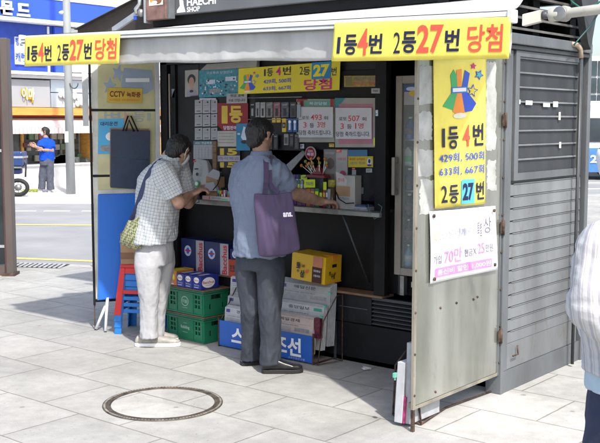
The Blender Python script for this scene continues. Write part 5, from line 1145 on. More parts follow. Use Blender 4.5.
def head(mbody, parent, c, face, up, hr=1.0, mask=False, hair_back=.0, ear=True):
    """c centre of the skull; face = looking direction"""
    face = face.normalized(); up = (up-face*up.dot(face)).normalized(); s = face.cross(up)
    A = (s, face, up)
    mbody.ball(c+up*.012, (.074*hr, .092*hr, .088*hr), SKIN, 20, A)
    mbody.loft([ring(c+up*.02+face*.035, s, face, .060, .05, 20), ring(c-up*.03+face*.032, s, face, .060, .052, 20), ring(c-up*.07+face*.038, s, face, .048, .045, 20), ring(c-up*.10+face*.048, s, face, .026, .030, 20)], SKIN)
    mbody.loft([ring(c+up*.018+face*.088, s, up, .007, .008, 10), ring(c-up*.014+face*.108, s, up, .012, .008, 10), ring(c-up*.024+face*.090, s, up, .015, .006, 10)], SKIN)
    for k_ in (-1, 1):
        mbody.ball(c+face*.084+up*.028+s*.028*k_, (.020, .010, .008), SKIN, 10, A)
        e = c+s*.076*k_-face*.004-up*.008; a = (face*.3+s*k_).normalized()
        mbody.loft([ring(e-up*.028, face, s, .008, .006, 10), ring(e, face, s, .016, .009, 10), ring(e+up*.026+s*.006*k_, face, s, .019, .007, 10), ring(e+up*.036, face, s, .010, .005, 10)], SKIN)
    # hair cap
    mb = MB(); mb.ball(c+up*.018-face*.004, (.086*hr, .104*hr, .098*hr), HAIR, 28, A)
    mb.ball(c-up*.040-face*.048, (.060*hr, .050*hr, .058*hr), HAIR, 20, A)
    me = remesh(mb, .0055, 3)
    for v in me.vertices:
        q = v.co-c; x, y, z = q.dot(s), q.dot(face), q.dot(up)
        lim = -.092 if y < -.02 else (-.092+(y+.02)*1.9 if y < .03 else .003+(y-.03)*1.35)
        if abs(x) > .055 and -.03 < y < .03: lim = max(lim, -.02)
        k_ = noise.noise(V((v.co.x*110, v.co.y*110, v.co.z*34)))*.0045+noise.noise(v.co*26)*.006+noise.noise(V((v.co.x*200, v.co.y*200, v.co.z*60)))*.002
        dep = max(0, min(1, (lim+noise.noise(v.co*50)*.006-z)/.014))
        dirn = q.normalized(); v.co = v.co+dirn*(k_*(1-dep))-dirn*(.03*dep)
    link_res('hair', me, HAIR, parent)
    mb = MB()
    for k_ in (-1, 1): mb.ball(c+face*.0835+up*.012+s*.029*k_, (.012, .008, .0075), EYEW, 10, A)
    mb.build_each('eye', parent)
    mb = MB()
    for k_ in (-1, 1): mb.ball(c+face*.0905+up*.012+s*.029*k_, (.005, .0025, .005), EYEB, 8, A); mb.ball(c+face*.091+up*.036+s*.029*k_, (.017, .003, .0035), HAIR, 8, A)
    mb.build('pupils_and_brows', parent)
    if mask:
        mb = MB(); mb.loft([ring(c+up*.002+face*.048, s, face, .058, .056, 24), ring(c-up*.02+face*.046, s, face, .064, .062, 24), ring(c-up*.058+face*.044, s, face, .058, .056, 24), ring(c-up*.094+face*.044, s, face, .036, .040, 24)], MASKM, cap=False)
        # keep the front half only
        me = mb.mesh('mask'); bm = bmesh.new(); bm.from_mesh(me); bmesh.ops.delete(bm, geom=[v for v in bm.verts if (v.co-c).dot(face) < .030], context='VERTS'); bm.to_mesh(me); bm.free()
        mo = link_res('face_mask', me, MASKM, parent); so_ = mo.modifiers.new('thickness', 'SOLIDIFY'); so_.thickness = .002
        mb = MB()
        for k_ in (-1, 1):
            e = c+s*.085*k_-face*.012
            mb.tube([c+s*.060*k_+face*.045-up*.002, e+up*.028, e-face*.008+up*.0], .0018, WHT, 5); mb.tube([e-face*.008, e-up*.03, c+s*.055*k_+face*.045-up*.07], .0018, WHT, 5)
        mb.build_each('ear_loop', mo)
    else:
        mb = MB(); mb.ball(c+face*.091-up*.045, (.022, .006, .006), M('lips', (.35, .12, .1), .5), 10, A); mb.build('mouth', parent)

def shoe(mb, sole, heel, toe, m, ms, h=.075, wd=.045):
    d = (toe-heel); d.z = 0; L = d.length; d.normalize(); s = V((-d.y, d.x, 0)); z0 = V((heel.x, heel.y, 0))
    R_ = lambda t, w_, h_, zb_=.02: ring(z0+d*t*L+ZV*(zb_+h_/2), s, ZV, w_, h_/2, 20, 2.6)
    mb.loft([R_(.0, .026, .035), R_(.05, .034, .062), R_(.22, .037, h), R_(.38, .038, h*.95), R_(.55, .042, h*.72), R_(.75, wd, h*.5), R_(.92, .036, h*.40), R_(1.0, .016, h*.28)], m)
    S_ = lambda t, w_, z: ring(z0+d*t*L+ZV*z, s, d, w_, 0, 4)
    pl = [(-.01, .02), (.04, .034), (.25, .038), (.5, .042), (.75, wd+.004), (.92, .038), (1.015, .016)]
    out_ = [z0+d*t*L+s*w_ for t, w_ in pl]+[z0+d*t*L-s*w_ for t, w_ in pl[::-1]]
    sole.prism([p+ZV*.001 for p in out_], (0, 0, .026), ms)

def person(label, base, J, face, facing, cfg, cat='person'):
    """J joints in world space; facing = where the chest points"""
    root = thing('person', label, cat, (base.x, base.y, base.z))
    f = facing.normalized(); zb_ = base.z
    s = (J['shR']-J['shL']); s.normalize(); fch = s.cross(ZV).normalized()
    if fch.dot(f) < 0: fch = -fch
    body = MB(); sk = SKIN
    pel, ch, nk, hd = J['pelvis'], J['chest'], J['neck'], J['head']
    body.loft([ring(pel-ZV*.05, s, fch, .11, .08), ring(pel.lerp(ch, .5), s, fch, .11, .075), ring(ch, s, fch, .13, .08), ring(ch.lerp(nk, .7), s, fch, .10, .065)], sk)
    chain(body, [ch.lerp(nk, .5), nk, hd-cfg.get('up', ZV)*.05], [.06, .056, .052], sk)
    for q in 'LR':
        chain(body, [J['sh'+q], J['el'+q], J['el'+q].lerp(J['wr'+q], .35), J['wr'+q]], [.052, .046, .045, .031], sk)
        chain(body, [J['hip'+q], J['kn'+q], J['an'+q]], [.07, .045, .035], sk)
        hd_ = cfg['hands'][q]; hand(body, J['wr'+q], hd_[0], hd_[1], hd_[2], sk, hd_[3], 1.1)
    head(body, root, hd, face, cfg.get('up', ZV), mask=cfg.get('mask', False))
    bm_ = remesh(body, .0055, 2); bo = link_res('body', bm_, SKIN, root)
    # shirt
    sh = MB(); hem, wd_, dp = cfg['hem'], cfg['w'], cfg['d']
    rr = [ring(hem-ZV*.0, s, fch, wd_[0], dp[0]), ring(hem.lerp(ch, .33), s, fch, wd_[1], dp[1]), ring(hem.lerp(ch, .7), s, fch, wd_[2], dp[2]), ring(ch, s, fch, wd_[3], dp[3]),
          ring(ch.lerp(nk, .45)+ZV*.0, s, fch, wd_[3]*.93, dp[3]*.86), ring(ch.lerp(nk, .78), s, fch, wd_[3]*.62, dp[3]*.66), ring(nk-ZV*.012, s, fch, .073, .075)]
    sh.loft(rr, WHT)
    weave = [(hem, nk, wd_[2]*.85, fch)]
    for q in 'LR':
        a = J['sh'+q]; e = J['el'+q]; wv_ = J['wr'+q]; r0, r1 = cfg['sleeve_r']
        capsule(sh, ch.lerp(nk, .5).lerp(a, .4), a, .068, cfg['sleeve_r'][0]*.86, WHT)
        if cfg['sleeve'] <= 1:
            b = a.lerp(e, cfg['sleeve']); d_ = (b-a).normalized(); u = d_.orthogonal().normalized(); v_ = d_.cross(u)
            sh.loft([ring(a-d_*.04, u, v_, r0*.8, r0*.8, 20), ring(a, u, v_, r0, r0, 20), ring(b, u, v_, r1, r1*1.05, 20)], WHT); weave.append((a+d_*.04, b, (r0+r1)/2, fch))
        else:
            chain(sh, [a, e, e.lerp(wv_, cfg['sleeve']-1)], [r0, r1, cfg.get('cuff', .04)], WHT); weave.append((a+(e-a)*.12, e, r0, fch)); weave.append((e, wv_, r1, fch))
    me = remesh(sh, .008, 3, cfg.get('fold', .010), cfg.get('fs', (12, 12, 7)), weave=cfg.get('weave', weave), seed=cfg['seed'])
    so_ = link_res('shirt', me, cfg['shirt_m'], root)
    mb = MB(); mb.loft([ring(nk-ZV*.03-fch*.0, s, fch, .078, .082, 24, 2), ring(nk+ZV*.012+fch*.004, s, fch, .064, .07, 24, 2), ring(nk+ZV*.014+fch*.004, s, fch, .061, .066, 24, 2), ring(nk-ZV*.02, s, fch, .07, .073, 24, 2)], cfg.get('collar_m', cfg['shirt_m']), cap=False); co = mb.build('collar', so_)
    at = co.data.attributes.new('weave', 'FLOAT_VECTOR', 'POINT')
    for i, v in enumerate(co.data.vertices): a_ = math.atan2(*(v.co-(WM[root.name].inverted() @ nk)).xy); at.data[i].vector = (a_*.07, v.co.z, 0)
    # trousers
    tr = MB(); wz = J['waist']; tw, td = cfg['tw'], cfg['td']
    cr_ = (J['hipL']+J['hipR'])/2-ZV*.05
    tr.loft([ring(wz, s, fch, tw*.92, td*.95), ring(wz.lerp(cr_, .5), s, fch, tw, td), ring(cr_, s, fch, tw*.98, td*.95)], WHT)
    for q in 'LR':
        h_, kn, an = J['hip'+q], J['kn'+q], J['an'+q]; r = cfg['leg_r']
        u, v_ = s, fch
        ck = an-ZV*.01
        tr.loft([ring(h_+ZV*.04, u, v_, r[0]*.9, r[0]), ring(h_-ZV*.06, u, v_, r[0], r[0]*1.1), ring(h_.lerp(kn, .55), u, v_, r[0]*.9, r[0]*.97), ring(kn, u, v_, r[1], r[1]*1.05), ring(kn.lerp(an, .5), u, v_, r[2]*1.0, r[2]*1.08), ring(ck, u, v_, r[2], r[2]*1.2), ring(ck-ZV*.012, u, v_, r[2]*.97, r[2]*1.2)], WHT)
    kz = (J['knL'].z+J['knR'].z)/2
    me = remesh(tr, .008, 2, cfg.get('tfold', .009), (15, 15, 5.5), seed=cfg['seed']+3, mask=lambda p: .5+.6*math.exp(-((p.z-zb_-.12)/.10)**2)+.5*math.exp(-((p.z-kz)/.09)**2))
    link_res('trousers', me, cfg['tr_m'], root)
    for q in 'LR':
        up_ = MB(); so2 = MB(); shoe(up_, so2, J['heel'+q], J['toe'+q], cfg['shoe_m'], cfg['sole_m'], cfg.get('shoe_h', .085))
        if zb_: up_.v = [(a, b, c_+zb_) for a, b, c_ in up_.v]; so2.v = [(a, b, c_+zb_) for a, b, c_ in so2.v]
        uo = link_res('shoe', remesh(up_, .005, 2), cfg['shoe_m'], root); so2.build('sole', uo, bevel=.004)
    return root, so_

# ---- taller man with his back to us
d0 = 6.37
def W3(px, py, d): return PD(px, py, d)
J = dict(pelvis=W3(262, 250, 6.42), chest=W3(258, 181, 6.46), neck=W3(261, 153, 6.42), head=W3(260, 135, 6.45), shL=W3(240.5, 170.5, 6.58), shR=W3(275.5, 171, 6.34), elL=W3(240, 197, 6.72), wrL=W3(262, 199, 6.88),
         elR=W3(293, 193, 6.42), wrR=W3(321, 201.5, 6.62), waist=W3(262, 245, 6.43), hipL=W3(249, 262, 6.5), hipR=W3(271, 262, 6.38), knL=W3(252, 312, 6.48), knR=W3(270, 312, 6.36), anL=W3(251, 357, 6.58), anR=W3(271, 361, 6.38),
         heelL=W3(241, 367, 6.57), toeL=W3(275, 366, 6.66), heelR=W3(262, 373, 6.37), toeR=W3(302.5, 373, 6.39))
CHB = fabric('pale_blue_shirt_cloth', (.145, .177, .245), [(0, .010, .35, (.225, .26, .33), .5, 0), (1, .035, .2, (.12, .15, .22), .12, 0)])
SLK = M('dark_slate_cloth', (.034, .041, .056), .75, var=.15, vs=14, bump=.15, bs=60)
BSH = M('black_shoe_leather', (.016, .016, .017), .3, var=.3, vs=20, bump=.05, bs=60)
rootR, shR_ = person('tall man with his back turned in pale blue shirt, slate trousers and black shoes', PZ(262, 371), J, (RV*.62+FH*.72-ZV*.1), RV*.64+FH*.76,
    dict(hem=W3(260, 256, 6.42), w=[.185, .185, .20, .212], d=[.14, .135, .14, .135], sleeve=.74, sleeve_r=(.070, .075), seed=1, shirt_m=CHB, fold=.013, tw=.152, td=.12, leg_r=(.088, .070, .060), tr_m=SLK, shoe_m=BSH, sole_m=RUBBER,
         hands=dict(L=(FH*.9+RV*.4, -ZV, -1, .5), R=(W3(334, 202, 6.68)-J['wrR'], -ZV, 1, 1.0)), up=ZV, tfold=.009))
# tote bag over his right shoulder
PUR = M('purple_canvas', (.066, .046, .098), .85, var=.12, vs=10, bump=.15, bs=160)
tb = thing('tote_bag', 'purple canvas tote bag with small white letters hanging from the taller man’s shoulder', 'bag', W3(276, 257, 6.1))
def pillow(corners, th, nu, nv, m, nrm, seed=0, wr=.006):
    tl, tr2, br2, bl2 = corners; F, B = [], []
    for j in range(nv+1):
        for i in range(nu+1):
            u, v_ = i/nu, j/nv; p = tl.lerp(tr2, u).lerp(bl2.lerp(br2, u), v_); p = p-ZV*(.018*math.sin(math.pi*u)*(1-v_)**2)-ZV*(.012*math.sin(math.pi*u)*v_**3)+(bl2+br2-tl-tr2).normalized()*0+((tl+tr2+bl2+br2)/4-p)*(.05*abs(2*u-1)**6*abs(2*v_-1)**6); t = (math.sin(math.pi*min(max(u, 0), 1))**.45)*(min(1, (.35+v_*1.1))*(1 if v_ < 1 else 0)**1)
            t = t*(1-(v_**9)); w_ = wr*noise.noise(V((u*4+seed, v_*3, 1)))+wr*.7*noise.noise(V((u*9, v_*2.5+seed, 4)))
            e = math.sin(math.pi*u)
            F.append(p+nrm*(th*.5*t+w_*e+.0015)); B.append(p-nrm*(th*.5*t-w_*.5*e+.0015))
    N = len(F); fs = []; c = nu+1
    for j in range(nv):
        for i in range(nu): a = j*c+i; fs += [(a, a+c, a+c+1, a+1), (a+N, a+1+N, a+c+1+N, a+c+N)]
    rim = [i for i in range(c)]+[(j+1)*c-1 for j in range(1, nv+1)]+[nv*c+i for i in range(nu-1, -1, -1)]+[j*c for j in range(nv-1, 0, -1)]
    for a, b in zip(rim, rim[1:]+rim[:1]): fs.append((a, b, b+N, a+N))
    mb = MB(); mb.add(F+B, fs, m, True); return mb
bt = [W3(253, 192.5, 6.16), W3(291.5, 191, 6.12), W3(301, 250.5, 6.10), W3(258.5, 257, 6.18)]
bn = (bt[1]-bt[0]).cross(bt[3]-bt[0]).normalized(); bn = -bn if bn.dot(CAM-bt[0]) < 0 else bn
pillow(bt, .07, 40, 40, PUR, bn, 3, .02).build('bag_body', tb, recalc=True)
m_ = MB()
def strip(mb, pts, w_, nrm, t, m):
    for _ in range(2): pts = [pts[0]]+[(a+b*2+c_)/4 for a, b, c_ in zip(pts, pts[1:], pts[2:])]+[pts[-1]]
    rings = []
    for i, p in enumerate(pts):
        d_ = (pts[min(i+1, len(pts)-1)]-pts[max(i-1, 0)]).normalized(); n_ = nrm[i] if isinstance(nrm, list) else nrm; s_ = d_.cross(n_).normalized(); n_ = s_.cross(d_)
        rings.append([p-s_*w_/2-n_*t/2, p+s_*w_/2-n_*t/2, p+s_*w_/2+n_*t/2, p-s_*w_/2+n_*t/2])
    mb.loft(rings, m, smooth=False)
shm = shR_.data; bv = BVHTree.FromPolygons([shR_.matrix_world @ v.co if False else WM[rootR.name] @ v.co for v in shm.vertices], [tuple(p.vertices) for p in shm.polygons])
def on(bv, px, py, off=.006, fb=6.3):
    r = ray(px, py).normalized(); h = bv.ray_cast(CAM, r)
    return (h[0]-r*off, h[1]) if h[0] is not None else (PD(px, py, fb), -r)
sp_ = [on(bv, *p, off=.013) for p in ((265.5, 150+8), (266, 163), (266.5, 170), (266.5, 178), (266, 184), (265.5, 188))]
pts = [sp_[0][0]+FH*.05+ZV*.012]+[p for p, _ in sp_]+[W3(265, 194, 6.14)]; nr2 = [-ray(266, 175).normalized()+ZV*.6]+[-ray(266, 175).normalized()]*(len(pts)-1)
strip(m_, pts, .034, nr2, .004, PUR)
strip(m_, [p+RV*.04+FH*.012 for p in pts[:1]]+[p+RV*.022+FH*.006 for p in pts[1:-1]]+[W3(279, 193, 6.15)], .028, nr2, .004, PUR)
m_.build('strap', tb)
l = MB(); q = [W3(283, 211.5, 6.06), W3(292.5, 211, 6.055), W3(292.8, 217.5, 6.055), W3(283.4, 218, 6.06)]; prints(l, q, [('t', 'ans.', 0, .15, 1, .85, WHT, .04)], bn, off0=.004); l.build('lettering', tb, recalc=False)

# ---- stooping man in the checked shirt
J = dict(pelvis=W3(157, 247, 7.12), chest=W3(160, 176, 7.12), neck=W3(170, 156, 7.10), head=W3(178.5, 150, 7.12), shL=W3(178, 165, 7.26), shR=W3(162, 170, 6.98), elL=W3(188, 203, 7.32), wrL=W3(196, 192, 7.50),
         elR=W3(179, 203, 7.0), wrR=W3(190, 195, 7.14), waist=W3(156, 240, 7.12), hipL=W3(162, 256, 7.2), hipR=W3(148, 256, 7.05), knL=W3(159, 297, 7.22), knR=W3(149, 298, 7.06), anL=W3(155, 333, 7.24), anR=W3(149, 335, 7.08),
         heelL=W3(140, 338, 7.30), toeL=W3(178, 338, 7.32), heelR=W3(135.5, 345, 7.15), toeR=W3(180, 345, 7.16))
CHK = fabric('checked_shirt_cloth', (.53, .55, .545), [(0, .023, .22, (.09, .12, .24), .5, 0), (1, .023, .22, (.09, .12, .24), .5, 0), (0, .023, .12, (.2, .27, .23), .35, .55), (1, .023, .12, (.2, .27, .23), .35, .55)])
CHI = M('pale_grey_cotton', (.40, .405, .42), .8, var=.1, vs=8, bump=.25, bs=45)
SNK = M('beige_grey_knit', (.36, .34, .31), .75, var=.2, vs=30, bump=.2, bs=150)
rootL, shL_ = person('stooping man in a checked short sleeved shirt and pale trousers reading at the counter', PZ(157, 344), J, (RV*.42+FH*.8-ZV*.5), RV*.74+FH*.67,
    dict(hem=W3(155.5, 240.5, 7.12), w=[.195, .19, .19, .195], d=[.145, .145, .15, .135], sleeve=.78, sleeve_r=(.082, .080), seed=4, shirt_m=CHK, fold=.009, tw=.15, td=.125, leg_r=(.088, .066, .056), tr_m=CHI, shoe_m=SNK, sole_m=WHT, mask=True,
         hands=dict(L=(RV*.5+FH*.5+ZV*.4, RV*.3-ZV, -1, .8), R=(RV*.65+FH*.35+ZV*.35, RV*.3-ZV+FH*.3, 1, .8)), up=(ZV+RV*.38+FH*.35).normalized(), tfold=.008, shoe_h=.08))
sb_ = thing('shoulder_bag', 'khaki lattice patterned bag on a navy strap across the stooping man’s back', 'bag', W3(127, 250, 7.0))
KH = bpy.data.materials.new('khaki_lattice'); KH.use_nodes = True
n = KH.node_tree.nodes; lk = KH.node_tree.links; tc = n.new('ShaderNodeTexCoord'); mp = n.new('ShaderNodeMapping'); mp.inputs['Rotation'].default_value = (0, math.radians(45), math.radians(-40)); ck = n.new('ShaderNodeTexChecker'); ck.inputs['Scale'].default_value = 58
ck.inputs['Color1'].default_value = (.34, .34, .19, 1); ck.inputs['Color2'].default_value = (.11, .12, .055, 1); lk.new(tc.outputs['Object'], mp.inputs[0]); lk.new(mp.outputs[0], ck.inputs[0]); lk.new(ck.outputs[0], n['Principled BSDF'].inputs['Base Color'])
bt2 = [W3(128.5, 220, 7.08), W3(140, 216, 6.96), W3(141, 250, 6.98), W3(119, 243, 7.10)]
bn2 = (bt2[1]-bt2[0]).cross(bt2[3]-bt2[0]).normalized(); bn2 = -bn2 if bn2.dot(CAM-bt2[0]) < 0 else bn2
pillow(bt2, .07, 16, 16, KH, bn2, 5, .006).build('bag_body', sb_)
bv2 = BVHTree.FromPolygons([WM[rootL.name] @ v.co for v in shL_.data.vertices], [tuple(p.vertices) for p in shL_.data.polygons])
m_ = MB(); NV = M('navy_webbing', (.03, .045, .11), .7, var=.15)
sp_ = [on(bv2, *p, off=.012, fb=7.0) for p in ((165, 158), (160, 160.5), (155, 164), (150.5, 169.5), (147, 176), (144, 184), (141.5, 192), (139, 200), (137, 207))]
strip(m_, [W3(170, 158, 7.2)]+[p for p, _ in sp_]+[W3(134.5, 215, 7.02), W3(131, 220, 7.06)], .034, [ZV]+[(-ray(150, 180).normalized()+ZV*.0)]*(len(sp_)+2), .004, NV); m_.build('strap', sb_)

# ---- passer-by at the right edge, cropped by the frame
dE = 2.52
def E3(px, py, d=dE): return PD(px, py, d)
J = dict(pelvis=E3(655, 400, 2.55), chest=E3(650, 262, 2.55), neck=E3(652, 205, 2.56), head=E3(640, 150, 2.56), shL=E3(607, 252, 2.40), shR=E3(690, 245, 2.72), elL=E3(595, 305, 2.36), wrL=E3(650, 362, 2.34), elR=E3(700, 350, 2.8), wrR=E3(670, 420, 2.6),
         waist=E3(652, 385, 2.55), hipL=E3(632, 430, 2.50), hipR=E3(672, 430, 2.62), knL=E3(628, 600, 2.5), knR=E3(665, 590, 2.65), anL=E3(640, 0, 2.5), anR=E3(675, 0, 2.6))
for q in 'LR':
    k_ = J['kn'+q]; k_.z = .47; J['an'+q] = V((k_.x, k_.y, .09))-RV*(.0 if q == 'L' else .05); a = J['an'+q]; J['heel'+q] = V((a.x, a.y, 0))+RV*.06+FH*.0; J['toe'+q] = V((a.x, a.y, 0))-RV*.2-FH*.05
STR = fabric('striped_shirt_cloth', (.50, .50, .51), [(0, .026, .3, (.24, .22, .27), .5, 0), (0, .026, .12, (.3, .25, .2), .4, .55)])
PBL = M('pale_blue_cotton', (.42, .52, .6), .8, var=.08, bump=.1); NVT = M('navy_cotton', (.02, .03, .07), .8, var=.2, bump=.15, bs=80)
rootE, shE_ = person('passer-by in white striped long sleeves and navy trousers at the right edge', V((J['anL'].x*.5+J['anR'].x*.5, J['anL'].y*.5+J['anR'].y*.5, 0)), J, -RV*.9+FH*.3, -RV*.75+FH*.55,
    dict(hem=E3(655, 372, 2.55), w=[.20, .20, .215, .205], d=[.165, .17, .165, .14], sleeve=1.9, sleeve_r=(.082, .070), cuff=.05, weave='planar', seed=9, shirt_m=STR, fold=.009, fs=(8, 8, 14), tw=.185, td=.155, leg_r=(.11, .095, .085), tr_m=NVT, shoe_m=BSH, sole_m=RUBBER, mask=True,
         hands=dict(L=(RV*.7-FH*.1-ZV*.3, -ZV, 1, .6), R=(-RV*.6-ZV*.5-FH*.2, -FH, 1, .6)), tfold=.01))
m_ = MB(); hemp = E3(655, 372, 2.55); s_ = (J['shR']-J['shL']).normalized(); f_ = s_.cross(ZV)
m_.loft([ring(hemp+ZV*.06, s_, f_, .185, .150, 40), ring(hemp-ZV*.0, s_, f_, .192, .160, 40), ring(hemp-ZV*.052, s_, f_, .198, .165, 40)], PBL); link_res('undershirt', remesh(m_, .008, 2, .012, (10, 10, 3), seed=5), PBL, rootE)

# ---- man across the road in a blue T-shirt
dB = 22.5; bz = .03
def B3(px, py, d=dB): return PD(px, py, d)
J = dict(pelvis=B3(46.5, 160), chest=B3(47, 145), neck=B3(46, 138.2), head=B3(45.2, 131.8), shL=B3(41.5, 142.5, 22.4), shR=B3(51, 142.5, 22.6), elL=B3(40.8, 149.5, 22.3), wrL=B3(36.5, 147, 22.2), elR=B3(52, 150.5, 22.5), wrR=B3(43.5, 150, 22.3),
         waist=B3(47, 158.5), hipL=B3(44.6, 163), hipR=B3(49, 163), knL=B3(42.8, 176), knR=B3(49.8, 176), anL=B3(41.5, 188), anR=B3(50.5, 188.5), heelL=B3(42.5, 191), toeL=B3(38.5, 192), heelR=B3(51, 192), toeR=B3(48.5, 193))
TSB = fabric('royal_blue_tshirt_cloth', (.006, .06, .42), [(0, .5, .01, (.006, .06, .42), .1, 0)])
GRC = M('grey_navy_cotton', (.07, .08, .11), .8, var=.15, vs=14, bump=.15, bs=60)
base = B3(46, 191); base.z = bz
rootB, shB_ = person('man in a royal blue T-shirt and grey trousers standing across the road before the shop', base, J, -RV*.9-FH*.1, -RV*.5-FH*.75,
    dict(hem=B3(46.8, 160.5), w=[.18, .175, .19, .20], d=[.125, .125, .125, .12], sleeve=.75, sleeve_r=(.085, .09), seed=6, shirt_m=TSB, fold=.012, tw=.165, td=.13, leg_r=(.1, .085, .075), tr_m=GRC, shoe_m=M('pale_shoe', (.5, .5, .5)), sole_m=WHT, mask=True,
         hands=dict(L=(-RV*.8+ZV*.4, -FH, 1, .3), R=(-RV*.8+ZV*.1, -ZV, 1, .5)), tfold=.01))
# ================================================================== across the road
BX = -18.0
def fx(px, py, off=0.0): return PX(px, py, BX+off)
def fbox(mb, x0, y0, x1, y1, o0, o1, m):   # facade box spanning pixels (corner a .. corner b), from o0 to o1 metres in front of the wall
    a, b = fx(x0, y0), fx(x1, y1); mb.box(BX+o0, BX+o1, a.y, b.y, b.z, a.z, m)
def fbz(mb, ya, yb_, z0, z1, o0, o1, m): mb.box(BX+o0, BX+o1, ya, yb_, z0, z1, m)
ya = lambda px: fx(px, 120).y
YA, YBB, YEND = ya(-60), ya(92), 24.0
WCON = M('white_rendered_wall', (.6, .62, .64), .8, var=.1, vs=1.5, dirt=.1)
bl = thing('shop_building', 'white fronted shop building with a big blue sign and red striped awning across the road', 'building', (BX-3, 9, 0))
m_ = MB(); m_.box(BX-8, BX-.02, YA, YEND, 0, 5.2, WCON); m_.build('wall', bl)
SBL2 = M('big_sign_blue', (.035, .10, .62), .45, var=.06, vs=.8); PW = M('white_trim', (.72, .74, .75), .6, var=.08)
m_ = MB(); fbz(m_, YA, ya(100)+.3, 4.12, 4.62, .1, .45, SBL2); sbo = m_.build('sign_board', bl)
m_ = MB(); fbz(m_, YA, ya(104), 4.03, 4.118, .1, .5, PW); fbz(m_, YA, ya(104), 4.622, 4.68, .1, .47, PW); m_.build('trim', sbo)
def ftext(mb, s, px0, pz1, px1, pz0, off, m, bold=.03, depth=0):
    y0, y1 = PX(px0, 60, BX+off).y, PX(px1, 60, BX+off).y; q = [V((BX+off, y0, pz1)), V((BX+off, y1, pz1)), V((BX+off, y1, pz0)), V((BX+off, y0, pz0))]
    prints(mb, q, [('t', s, 0, 0, 1, 1, m, bold)], V((1, 0, 0)), off0=.004)
    if depth:
        for k_ in range(1, 6): prints(mb, [p-V((depth*k_/5, 0, 0)) for p in q], [('t', s, 0, 0, 1, 1, m if k_ < 5 else m, bold)], V((1, 0, 0)), off0=.004)
m_ = MB(); za, zb2 = fx(18, 5).z, fx(18, 18.5).z; ftext(m_, '몬', 3, za, 15, zb2, .52, WHT, .04, .06); ftext(m_, '드', 19.5, za-.02, 31.5, zb2, .52, WHT, .04, .06); ftext(m_, '아', -13, za, -1, zb2, .52, WHT, .04, .06) if False else None; m_.build('lettering', sbo, recalc=False)
# recessed shop level below the sign
m_ = MB(); fbz(m_, YA, ya(53), 2.86, 4.029, -.0, .12, M('dark_blue_band', (.02, .06, .4), .5)); m_.build('blue_band', bl)
m_ = MB(); fbox(m_, 11, 37, 42, 66, .125, .16, PW); po = m_.build('sign_panel', bl); m_ = MB(); ftext(m_, '행운', 16, fx(16, 38).z, 23.5, fx(16, 46).z, .165, BLUEP, .03); ftext(m_, '캐럿', 15.5, fx(16, 53).z, 26, fx(16, 62).z, .165, BLUEP, .03); m_.build('lettering', po, recalc=False)
m_ = MB(); fbz(m_, ya(46), ya(48), 2.86, 4.0, .125, .15, PW); fbz(m_, ya(52), ya(60), 2.86, 4.0, .125, .2, SBL2); m_.build_each('pilaster', bl)
m_ = MB(); fbz(m_, ya(61), YEND, 2.9, 4.0, .0, .2, PW); fbz(m_, YA, YEND, 2.78, 2.855, 0, .5, PW); fbz(m_, YA, YEND, 2.70, 2.777, 0, .4, WCON); m_.build('moulding', bl)
GF = M('grey_fascia_panel', (.34, .35, .37), .5, var=.06, vs=1)
m_ = MB(); fbz(m_, YA, ya(43.5), 2.0, 2.66, .05, .3, GF); g_ = m_.build('fascia_panel', bl)
LBG = M('pale_blue_glass_panel', (.48, .56, .62), .2, var=.1, vs=1)
m_ = MB(); fbz(m_, ya(45), ya(62), 2.38, 2.69, .05, .28, LBG); fbz(m_, ya(62.5), ya(96), 2.38, 2.69, .05, .28, LBG); fbz(m_, ya(45), ya(62), 2.0, 2.36, .05, .28, LBG); fbz(m_, ya(62.5), ya(96), 2.0, 2.36, .05, .28, LBG); m_.build_each('upper_window', bl)
m_ = MB(); YO = M('ochre_letter', (.65, .4, .02), .5)
ftext(m_, '이', 20.5, fx(21, 88).z, 26, fx(21, 99).z, .33, YO, .05, .05); ftext(m_, '마', 27, fx(28, 89).z, 33, fx(28, 103).z, .33, YO, .05, .05); ftext(m_, '이마', 21.2, fx(21, 88.3).z, 33.6, fx(21, 100).z, .39, WHT, .02, 0)
m_.build('lettering', g_, recalc=False)
m_ = MB()
for px, pz in ((61, 94), (65, 95), (68, 94), (78, 103), (82, 102), (89, 103), (75, 96)):
    p = fx(px, pz, .34); m_.ball(p, (.03, .09, .1), PW, 8); m_.tube([p, p+V((.02, .05, -.12))], .02, STEEL, 5)
m_.build('sculpted_fitting', bl)
ORW = M('orange_timber', (.62, .30, .06), .6, var=.15, vs=6, stretch=(1, .3, 4))
m_ = MB(); fbz(m_, YA, YEND, 1.80, 1.985, .05, .5, ORW); m_.build('timber_band', bl)
AWR = bpy.data.materials.new('striped_awning_cloth'); AWR.use_nodes = True; n = AWR.node_tree.nodes; lk = AWR.node_tree.links
tc = n.new('ShaderNodeTexCoord'); sp = n.new('ShaderNodeSeparateXYZ'); ma = n.new('ShaderNodeMath'); ma.operation = 'MULTIPLY'; ma.inputs[1].default_value = 9; fr2 = n.new('ShaderNodeMath'); fr2.operation = 'FRACT'; ls2 = n.new('ShaderNodeMath'); ls2.operation = 'LESS_THAN'; ls2.inputs[1].default_value = .35
mx = n.new('ShaderNodeMixRGB'); mx.inputs[1].default_value = (.68, .62, .62, 1); mx.inputs[2].default_value = (.62, .36, .36, 1)
lk.new(tc.outputs['Object'], sp.inputs[0]); lk.new(sp.outputs[1], ma.inputs[0]); lk.new(ma.outputs[0], fr2.inputs[0]); lk.new(fr2.outputs[0], ls2.inputs[0]); lk.new(ls2.outputs[0], mx.inputs[0]); lk.new(mx.outputs[0], n['Principled BSDF'].inputs['Base Color'])
m_ = MB(); CW = M('cream_pink_canvas', (.66, .58, .57), .8, var=.06)
